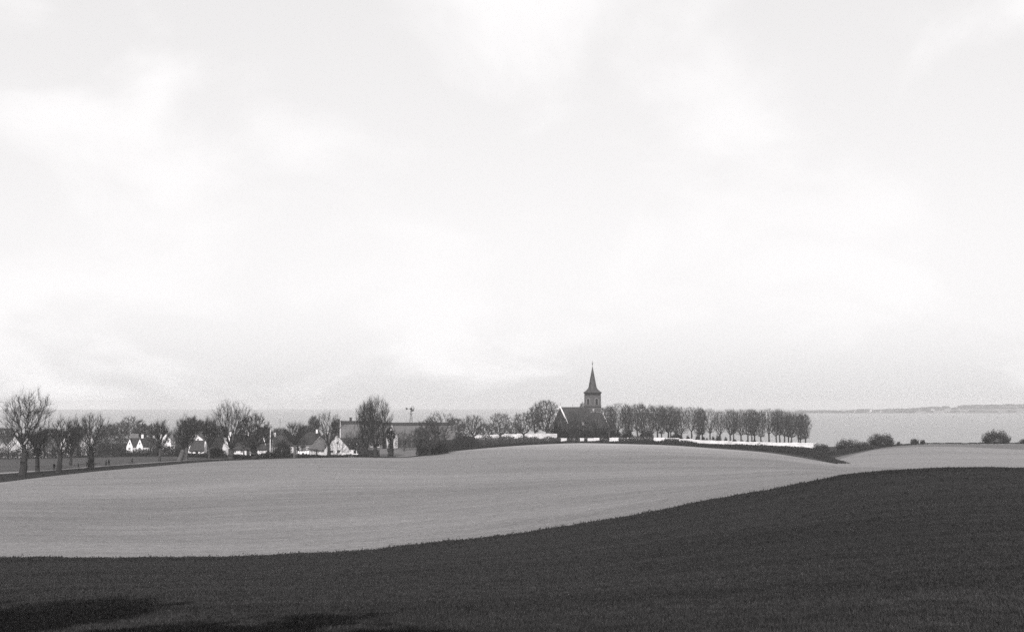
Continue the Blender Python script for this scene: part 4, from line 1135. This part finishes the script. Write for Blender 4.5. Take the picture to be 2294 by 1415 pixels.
small_house('white house glimpsed through the leaning pollard', 152, 446, R(-88), 7, 2.0, 4.2, 6.8, ch=-1)
small_house('pale-roofed house glimpsed through the ivy-stemmed pollard', 199, 455, R(-80), 7, 2.6, 4.4, 8.0, wall='white_dull', roof='roof_light', ch=2.6)
small_house('white house cut by the left picture edge', -14, 440, R(-30), 9, 2.6, 2.6, 5.6, roof='roof_grey')
small_house('dark-roofed cottage with a white chimney right of the flagpole', 636, 424, R(20), 7.5, 2.7, 2.5, 5.6, wall='white_dull', roof='thatch', ch=-3.2)
small_house('dark-roofed house half hidden behind the gabled cottage', 690, 430, R(5), 8, 3.0, 3.2, 6.6, wall='brick', roof='tile_dark', ch=3)

# ------------------------------------------------------------------ farm: dwelling, barn with a cross wing, wind pump
def ridge_z(px, py, d, b): return at(px, py, d).z - b.z
A = ground(808, 448)
h = thing('farmhouse', 'long grey-roofed farmhouse with two dark chimneys behind the willows', 'house', A, R(9))
zrd = ridge_z(808, 946, 448, A)
gable_wall('wall', h, 'brick', -7.6, 7.6, 4.2, zrd - 5.0, zrd)
gr = gable_roof('roof', h, 'roof_grey', -7.6, 7.6, 4.2, zrd - 5.0, zrd, over=.4, end=.15, t=.2)
q = [(-.45, zrd - .25), (0, zrd + .28), (.45, zrd - .25), (.45, zrd - .1), (0, zrd + .5), (-.45, zrd - .1)]
hull('ridge_capping', gr, 'tile_dark', [(-.75, zrd - .55), (0, zrd + .3), (.75, zrd - .55), (.75, zrd - .3), (0, zrd + .62), (-.75, zrd - .3)], [(-.75, zrd - .55), (0, zrd + .3), (.75, zrd - .55), (.75, zrd - .3), (0, zrd + .62), (-.75, zrd - .3)], -7.7, 7.7)
chimney(gr, -3.7, 0, zrd, zrd + 1.7, .85, 'brick_dark'); chimney(gr, .7, 0, zrd, zrd + 1.5, .85, 'brick_dark')
for u in (-6, -3.6, -1.2, 1.2, 3.6, 6): window(h, 'y-', u, 1.0, 1.0, 1.3, -4.2)
A = ground(937, 462)
h = thing('barn', 'long low farm barn with dark ridge behind the wind pump yard', 'barn', A, R(14))
zrd = ridge_z(937, 949.5, 462, A)
gable_wall('wall', h, 'brick_dark', -13.2, 13.2, 4.4, zrd - 5.2, zrd)
gr = gable_roof('roof', h, 'roof_grey', -13.2, 13.2, 4.4, zrd - 5.2, zrd, over=.5, end=.2, t=.22)
hull('ridge_capping', gr, 'tile_dark', [(-.75, zrd - .55), (0, zrd + .3), (.75, zrd - .55), (.75, zrd - .3), (0, zrd + .65), (-.75, zrd - .3)], [(-.75, zrd - .55), (0, zrd + .3), (.75, zrd - .55), (.75, zrd - .3), (0, zrd + .65), (-.75, zrd - .3)], -13.4, 13.4)
cw = gable_wall('cross_wing', h, 'white_dull', 0, 5.6, 2.2, zrd - 5.0, zrd - .15, -.6)
cw.location = (-9.8, -.2, 0); cw.rotation_euler = (0, 0, R(-100))
gable_roof('wing_roof', cw, 'roof_grey', 0, 5.4, 2.2, zrd - 5.0, zrd - .15, over=.25, end=0, t=.16)
window(cw, 'x+', 0, 1.0, .9, 1.1, 5.6)
for u in (-6.8, -5.0, -3.2, -1.4): box('barn_post', h, 'wood_pole', (u - .12, u + .12, -4.75, -4.5, -.3, zrd - 5.6))
door(h, 'y-', 1.5, 2.6, 2.4, -4.4); door(h, 'y-', 7.0, 2.2, 2.2, -4.4)

A = ground(920.5, 500)
zh = at(920.5, 915, 500).z - A.z
wp = thing('wind_pump', 'steel wind pump with rotor and tail vane above the barn roof', 'wind pump', A, 0)
segs = []
def lp(z, c): return (c[0] * (1.05 - .92 * z / zh), c[1] * (1.05 - .92 * z / zh), z)
cs = [(-1, -1), (1, -1), (1, 1), (-1, 1)]
for c in cs: segs.append((lp(-.3, c), lp(zh - .4, c), .075, .065))
nb = 8
for k in range(nb):
    za, zb_ = zh * k / nb, zh * (k + 1) / nb * .98
    for i in range(4):
        segs.append((lp(za, cs[i]), lp(zb_, cs[(i + 1) % 4]), .035)); segs.append((lp(zb_, cs[i]), lp(zb_, cs[(i + 1) % 4]), .035))
cyl_bar('tower', wp, 'iron', segs, 4)
box('platform', wp, 'iron', (-.75, .75, -.75, .75, zh - 2.0, zh - 1.88))
wa = R(-35)     # rotor axis swings to the right and towards the camera
ax = Vector((math.cos(wa), math.sin(wa), 0)); sd_ = Vector((-math.sin(wa), math.cos(wa), 0))
def wpt(a_, s_, z_): return tuple(ax * a_ + sd_ * s_ + Vector((0, 0, zh + z_)))
hd = cyl_bar('gear_head', wp, 'iron', [(wpt(-.5, 0, 0), wpt(.5, 0, 0), .30, .24), (wpt(0, 0, -.6), wpt(0, 0, .3), .2, .2)], 8)
rt = cyl_bar('rotor_rim', wp, 'iron', [(wpt(.75, math.cos(a) * 1.05, math.sin(a) * 1.05), wpt(.75, math.cos(a + R(20)) * 1.05, math.sin(a + R(20)) * 1.05), .035) for a in [R(20 * k) for k in range(18)]] + [(wpt(.4, 0, 0), wpt(.85, 0, 0), .1)], 5)
for k in range(12):
    a0, a1 = R(30 * k - 8), R(30 * k + 8)
    V = [wpt(.70, math.cos(a0) * .38, math.sin(a0) * .38), wpt(.80, math.cos(a1) * .38, math.sin(a1) * .38), wpt(.84, math.cos(a1) * 1.12, math.sin(a1) * 1.12), wpt(.66, math.cos(a0) * 1.12, math.sin(a0) * 1.12)]
    V += [tuple(Vector(v) + ax * .02) for v in V]
    link('rotor_blade', poly_mesh('rotor_blade', V, [(0, 1, 2, 3), (7, 6, 5, 4), (0, 4, 5, 1), (1, 5, 6, 2), (2, 6, 7, 3), (3, 7, 4, 0)]), M['iron'], wp)
V = [wpt(-1.6, -.02, -.1), wpt(-2.7, -.02, -.5), wpt(-2.9, -.02, .5), wpt(-1.9, -.02, .25)]
V += [tuple(Vector(v) + sd_ * .04) for v in V]
tl = link('tail_vane', poly_mesh('tail_vane', V, [(0, 1, 2, 3), (7, 6, 5, 4), (0, 4, 5, 1), (1, 5, 6, 2), (2, 6, 7, 3), (3, 7, 4, 0)]), M['iron'], wp)
cyl_bar('tail_boom', tl, 'iron', [(wpt(-.4, 0, 0), wpt(-2.0, 0, .05), .05)], 5)

# ------------------------------------------------------------------ poles
def flagpole(label, px, d, top_py, r=.10, mat='paint_white'):
    A = ground(px, d); H = at(px, top_py, d).z - A.z
    t = thing('flagpole', label, 'flagpole', A)
    cyl_bar('pole', t, mat, [((0, 0, -.3), (0, 0, H * .5), r, r * .85), ((0, 0, H * .5), (0, 0, H), r * .85, r * .5)], 8)
    cyl_bar('truck', t, mat, [((0, 0, H), (0, 0, H + .12), r * .5, r * 1.2), ((0, 0, H + .12), (0, 0, H + .24), r * 1.2, r * .3)], 8)
    box('base_post', t, 'white_dull', (-.3, -.13, -.12, .12, -.3, 1.3), (.13, .3, -.12, .12, -.3, 1.3))
flagpole('tall white flagpole right of the dark ivied tree', 605, 378, 949, .14)
flagpole('white flagpole at the left end of the farmhouse', 762, 425, 938, .11)
flagpole('thin white pole behind the pale-stemmed pollard', 663, 410, 960, .07)
A = ground(627, 590)
t = thing('mast', 'thin dark mast rising from the trees right of the flagpole', 'mast', A)
H = at(627, 937, 590).z - A.z
cyl_bar('pole', t, 'iron', [((0, 0, -.3), (0, 0, H), .10, .05)], 6); cyl_bar('spar', t, 'iron', [((-.7, 0, H - 1.6), (.7, 0, H - 1.6), .04)], 5)
A = ground(249, 436)
t = thing('telegraph_pole', 'telegraph pole with a wide crossarm right of the ivy-stemmed pollard', 'pole', A)
H = at(249, 975, 436).z - A.z
cyl_bar('pole', t, 'wood_pole', [((0, 0, -.3), (0, 0, H), .14, .10)], 8)
ca = cyl_bar('crossarm', t, 'wood_dark', [((-1.5, -.1, H - .55), (1.5, -.1, H - .55), .07)], 5)
for u in (-1.4, -.8, .8, 1.4): cyl_bar('insulator', ca, 'stone', [((u, -.1, H - .5), (u, -.1, H - .3), .06, .05)], 6)

# ------------------------------------------------------------------ washing line
A, B = ground(660, 376), ground(694, 377)
t = thing('clothes_line', 'clothes line between two posts in front of the white cottage', 'clothes line', A)
v = B - A
cyl_bar('post', t, 'wood_pole', [((0, 0, -.3), (0, 0, 1.9), .06)], 6); cyl_bar('post', t, 'wood_pole', [((v.x, v.y, v.z - .3), (v.x, v.y, v.z + 1.9), .06)], 6)
lz = lambda s: 1.85 - .22 * math.sin(math.pi * s)
cyl_bar('line', t, 'linen', [((v.x * a, v.y * a, v.z * a + lz(a)), (v.x * b, v.y * b, v.z * b + lz(b)), .012) for a, b in [(k / 10, (k + 1) / 10) for k in range(10)]], 4)
CL = [(.03, .17, 1.2, 'leftmost white sheet on the clothes line'), (.20, .30, .8, 'second white cloth from the left on the clothes line'), (.33, .47, .95, 'third white cloth from the left on the clothes line'),
      (.50, .60, .55, 'smallest white cloth on the clothes line'), (.63, .78, .9, 'white cloth second from the right on the clothes line'), (.81, .96, 1.15, 'rightmost white sheet on the clothes line')]
rngc = np.random.default_rng(3)
for a, b, dr, lab in CL:
    n, m = 9, 6
    V = []
    for side in (0, .015):
        for i in range(n):
            s = a + (b - a) * i / (n - 1)
            for j in range(m):
                f_ = j / (m - 1)
                wv = math.sin(i * 1.3 + a * 20) * .06 * f_ - .18 * f_ * f_
                V.append((v.x * s, v.y * s - side + wv, v.z * s + lz(s) - dr * f_ * (1 - .25 * abs(math.sin(i * .8 + a * 9)) * f_)))
    Fc = []
    for side in (0, 1):
        k = side * n * m
        Fc += [(k + i * m + j, k + (i + 1) * m + j, k + (i + 1) * m + j + 1, k + i * m + j + 1)[::(1 if side else -1)] for i in range(n - 1) for j in range(m - 1)]
    o = link('laundry_cloth', poly_mesh('laundry_cloth', V, Fc), M['linen'], None, A)
    tag(o, lab, 'laundry', 'washing on the clothes line')
# picket fence right of the cottage
A = ground(779, 377)
t = thing('picket_fence', 'low white picket fence before the cottage lean-to', 'fence', A)
for k in range(16): box('picket', t, 'paint_white', (k * .2, k * .2 + .09, 0, .03, -.2, .95))
box('rail', t, 'paint_white', (-.05, 3.15, .033, .08, .3, .38)); box('rail', t, 'paint_white', (-.05, 3.15, .033, .08, .7, .78))

# ------------------------------------------------------------------ people and bicycle
def person(label, pos, rz, H=1.72, pose='walk', coat='cloth', skirt=False, group='people on the village road'):
    """one continuous skinned body standing on z=0, facing +x"""
    k = H / 1.72
    J = {}
    if pose == 'walk':
        J = dict(pelvis=(0, 0, .93), chest=(.03, 0, 1.25), neck=(.04, 0, 1.47), head=(.06, 0, 1.60), top=(.05, 0, 1.70),
                 kneeL=(.16, .10, .50), ankL=(.20, .10, .09), toeL=(.40, .11, .05), kneeR=(-.02, -.10, .50), ankR=(-.26, -.10, .12), toeR=(-.10, -.11, .04),
                 shL=(.02, .19, 1.40), elL=(-.10, .24, 1.13), haL=(-.06, .25, .87), shR=(.02, -.19, 1.40), elR=(.10, -.24, 1.13), haR=(.22, -.24, .90))
    elif pose == 'stand':
        J = dict(pelvis=(0, 0, .93), chest=(0, 0, 1.25), neck=(0, 0, 1.47), head=(.02, 0, 1.60), top=(.01, 0, 1.70),
                 kneeL=(.03, .10, .50), ankL=(0, .11, .09), toeL=(.20, .13, .04), kneeR=(.03, -.10, .50), ankR=(0, -.11, .09), toeR=(.20, -.13, .04),
                 shL=(0, .19, 1.40), elL=(-.03, .25, 1.12), haL=(.05, .25, .87), shR=(0, -.19, 1.40), elR=(-.03, -.25, 1.12), haR=(.05, -.25, .87))
    else:           # riding, hips over a saddle at z 0.95
        J = dict(pelvis=(-.10, 0, 1.02), chest=(.10, 0, 1.32), neck=(.20, 0, 1.52), head=(.26, 0, 1.65), top=(.25, 0, 1.75),
                 kneeL=(.30, .10, .80), ankL=(.12, .11, .42), toeL=(.32, .12, .38), kneeR=(.22, -.10, .60), ankR=(.10, -.11, .20), toeR=(.30, -.12, .16),
                 shL=(.14, .19, 1.45), elL=(.34, .25, 1.22), haL=(.52, .24, 1.06), shR=(.14, -.19, 1.45), elR=(.34, -.25, 1.22), haR=(.52, -.24, 1.06))
    names = list(J)
    rad = dict(pelvis=.15, chest=.17, neck=.062, head=.098, top=.085, kneeL=.068, kneeR=.068, ankL=.045, ankR=.045, toeL=.04, toeR=.04, shL=.075, shR=.075, elL=.05, elR=.05, haL=.036, haR=.036)
    ed = [('pelvis', 'chest'), ('chest', 'neck'), ('neck', 'head'), ('head', 'top'), ('pelvis', 'kneeL'), ('kneeL', 'ankL'), ('ankL', 'toeL'), ('pelvis', 'kneeR'), ('kneeR', 'ankR'), ('ankR', 'toeR'),
          ('chest', 'shL'), ('shL', 'elL'), ('elL', 'haL'), ('chest', 'shR'), ('shR', 'elR'), ('elR', 'haR')]
    me = bpy.data.meshes.new('body')
    me.from_pydata([tuple(c * k for c in J[n]) for n in names], [(names.index(a), names.index(b)) for a, b in ed], [])
    root = thing('person', label, 'person', pos, rz, group)
    o = link('body', me, M[coat], root)
    o.modifiers.new('skin', 'SKIN')
    for n, sv in zip(names, me.skin_vertices[0].data):
        sv.radius = (rad[n] * k,) * 2; sv.use_root = (n == 'pelvis')
    sb = o.modifiers.new('subd', 'SUBSURF'); sb.levels = 1; sb.render_levels = 1
    # fingers closed a little, five to a hand
    for s in ('L', 'R'):
        hx, hy, hz = J['ha' + s]; sg = 1 if s == 'L' else -1
        fg = [((hx + .02 * (i - 1.5), hy, hz), (hx + .022 * (i - 1.5) + .012, hy - .012 * sg, hz - (.075, .085, .08, .065)[i]), .011, .008) for i in range(4)]
        fg.append(((hx + .03, hy - .01 * sg, hz + .01), (hx + .065, hy - .03 * sg, hz - .035), .012, .009))
        cyl_bar('hand', root, 'skin', [(tuple(c * k for c in a), tuple(c * k for c in b), r0 * k, r1 * k) for a, b, r0, r1 in fg], 5)
    hx, hy, hz = J['head']
    def ell(name, c, r, mat, zmin=-9):
        V, Fc = [], []
        for i in range(7):
            th = math.pi * i / 6
            for j in range(10):
                ph = 2 * math.pi * j / 10
                V.append((c[0] + r[0] * math.sin(th) * math.cos(ph), c[1] + r[1] * math.sin(th) * math.sin(ph), max(c[2] + r[2] * math.cos(th), zmin)))
        for i in range(6):
            for j in range(10): Fc.append((i * 10 + j, i * 10 + (j + 1) % 10, (i + 1) * 10 + (j + 1) % 10, (i + 1) * 10 + j))
        return link(name, poly_mesh(name, [tuple(q_ * k for q_ in v_) for v_ in V], Fc), M[mat], root)
    ell('face', (hx + .028, hy, hz + .015), (.085, .072, .105), 'skin')
    ell('hat', (hx - .005, hy, hz + .09), (.13, .115, .07), 'hair')
    if skirt:
        V, Fc = [], []
        for i, (z_, r_) in enumerate(((1.0, .17), (.75, .24), (.45, .31))):
            for j in range(12): V.append((math.cos(j * math.pi / 6) * r_ * k, math.sin(j * math.pi / 6) * r_ * .85 * k, z_ * k))
        for i in range(2):
            for j in range(12): Fc.append((i * 12 + j, i * 12 + (j + 1) % 12, (i + 1) * 12 + (j + 1) % 12, (i + 1) * 12 + j))
        link('skirt', poly_mesh('skirt', V, Fc), M['cloth_mid'], root)
    elif pose != 'ride':
        V, Fc = [], []
        px_, pz_ = J['pelvis'][0], J['pelvis'][2]
        for i, (z_, r_) in enumerate(((1.36, .20), (1.0, .20), (.72, .245))):
            for j in range(12): V.append(((px_ + math.cos(j * math.pi / 6) * r_) * k, math.sin(j * math.pi / 6) * r_ * 1.05 * k, z_ * k))
        for i in range(2):
            for j in range(12): Fc.append((i * 12 + j, i * 12 + (j + 1) % 12, (i + 1) * 12 + (j + 1) % 12, (i + 1) * 12 + j))
        link('coat', poly_mesh('coat', V, Fc), M[coat], root)
    return root
def on_road(px, f=.5):
    d = float(VB(px)) * (1 - f) + float(VC(px)) * f
    return ground(px, d, .03)
person('person in a long dark coat standing by the leaning pollard', on_road(121, .3), R(-70), 1.78, 'stand')
person('small person in dark clothes walking alone between two pollards', on_road(175), R(30), 1.35, 'walk', 'cloth_mid')
person('left of the two people in dark clothes walking together', on_road(237.5, .4), R(25), 1.68, 'walk', 'cloth', True)
person('right of the two people in dark clothes walking together', on_road(243.5, .7), R(25), 1.76, 'walk')
cp_ = on_road(295)
bk = thing('bicycle', 'dark bicycle ridden along the village road', 'bicycle', cp_, R(20))
for x in (-.52, .55):
    w = cyl_bar('wheel', bk, 'iron', [((x + math.cos(R(20 * k)) * .34, 0, .34 + math.sin(R(20 * k)) * .34), (x + math.cos(R(20 * k + 20)) * .34, 0, .34 + math.sin(R(20 * k + 20)) * .34), .022) for k in range(18)], 5)
    cyl_bar('spoke', w, 'iron', [((x, 0, .34), (x + math.cos(R(30 * k)) * .34, 0, .34 + math.sin(R(30 * k)) * .34), .004) for k in range(12)], 3)
cyl_bar('frame', bk, 'iron', [((-.52, 0, .34), (-.05, 0, .30), .018), ((-.05, 0, .30), (-.20, 0, .86), .02), ((-.18, 0, .78), (.42, 0, .80), .02), ((-.05, 0, .30), (.42, 0, .74), .022), ((-.52, 0, .34), (-.18, 0, .76), .014), ((.38, 0, .92), (.55, 0, .34), .02)], 6)
cyl_bar('handlebar', bk, 'iron', [((.38, 0, .92), (.40, 0, 1.02), .016), ((.40, -.28, 1.04), (.40, .28, 1.04), .014)], 6)
box('saddle', bk, 'wood_dark', (-.33, -.08, -.08, .08, .86, .92))
person('cyclist in dark clothes riding along the village road', cp_, R(20), 1.72, 'ride')

# ------------------------------------------------------------------ far shore houses
def far_house(label, px, d, w, hgt, roof_h, mat='white_dull'):
    x = (px - CX) / F * d
    z = max(far_top(px), .5) * float(np.interp(d, [4900, 4930, 4990, 5080, 5200, 5350], [.06, .16, .38, .72, 1.0, 1.05]))
    t = thing('far_house', label, 'house', (x, d, z), R(_r.uniform(-15, 15)), 'houses on the far shore')
    gable_wall('wall', t, mat, -w / 2, w / 2, 3.5, hgt, hgt + roof_h); gable_roof('roof', t, 'roof_grey', -w / 2, w / 2, 3.5, hgt, hgt + roof_h, over=.3, end=.2, t=.25)
    return t
far_house('tall pale building standing out on the far shore', 1948, 4990, 9, 11.0, 1.5)
far_house('low white house left of the tall pale building on the far shore', 1916, 4945, 20, 5, 3.5)
far_house('small white house right of the tall pale building on the far shore', 1972, 4990, 11, 5, 3)
far_house('pale farm roof on the far shore above the two-lobed bush', 2062, 5080, 20, 5, 4)
far_house('pale house on the far shore left of the high ground', 2086, 5060, 16, 5, 4)
far_house('faint white house on the far shore near the right', 2188, 5080, 18, 5, 4)

# ------------------------------------------------------------------ trees behind the camera whose shadow falls into the near field
def shade_tree(label, px, py, k, W, D):
    """a tall evergreen behind the viewpoint; its top shades the ground seen at (px, py)"""
    P = ground(px, row_d(px, py))
    c = Vector(P) + SUN * k
    b = Vector((c.x, c.y, g1(c.x, c.y)))
    Hh = c.z - b.z
    fm, sm = shrub_mesh(int(px + k * 3), W, D, Hh * (.955 if px < 300 else .93), n=26000, size=.8, twigs=1500)
    t = thing('evergreen_tree', label, 'tree', b, 0, 'evergreens behind the viewpoint')
    link('crown', fm, M['evergreen'], t); link('trunk', sm, M['bark'], t)
shade_tree('tall evergreen standing behind the viewpoint on the left', 10, 1361, 47, 17, 13)
shade_tree('evergreen close beside the tallest one behind the viewpoint', 190, 1366, 47, 9, 10)
shade_tree('evergreen standing behind the viewpoint', 520, 1410, 44, 8, 7)
shade_tree('evergreen standing behind the viewpoint on the right', 800, 1413, 44, 8, 7)

# ------------------------------------------------------------------ the air
def haze():
    x0, x1, y0, y1, z0, z1 = -9500, 9500, -9500, 9500, -4.0, EYE + 22.0
    V = np.array([(x, y, z) for x in (x0, x1) for y in (y0, y1) for z in (z0, z1)], float)
    me = bpy.data.meshes.new('haze')
    me.from_pydata([tuple(v) for v in V], [], [(0, 1, 3, 2), (4, 6, 7, 5), (0, 4, 5, 1), (2, 3, 7, 6), (0, 2, 6, 4), (1, 5, 7, 3)])
    m = bpy.data.materials.new('haze_air'); m.use_nodes = True
    N, L = m.node_tree.nodes, m.node_tree.links
    N.clear()
    o_ = N.new('ShaderNodeOutputMaterial'); v = N.new('ShaderNodeVolumePrincipled')
    v.inputs['Color'].default_value = (0.99, 0.982, 0.984, 1)
    v.inputs['Density'].default_value = 0.00015
    v.inputs['Anisotropy'].default_value = 0.2
    L.new(v.outputs[0], o_.inputs['Volume'])
    o = link('haze', me, m); o['kind'] = 'stuff'
    tag(o, 'thin pale sea haze over the whole view', 'haze')
haze()
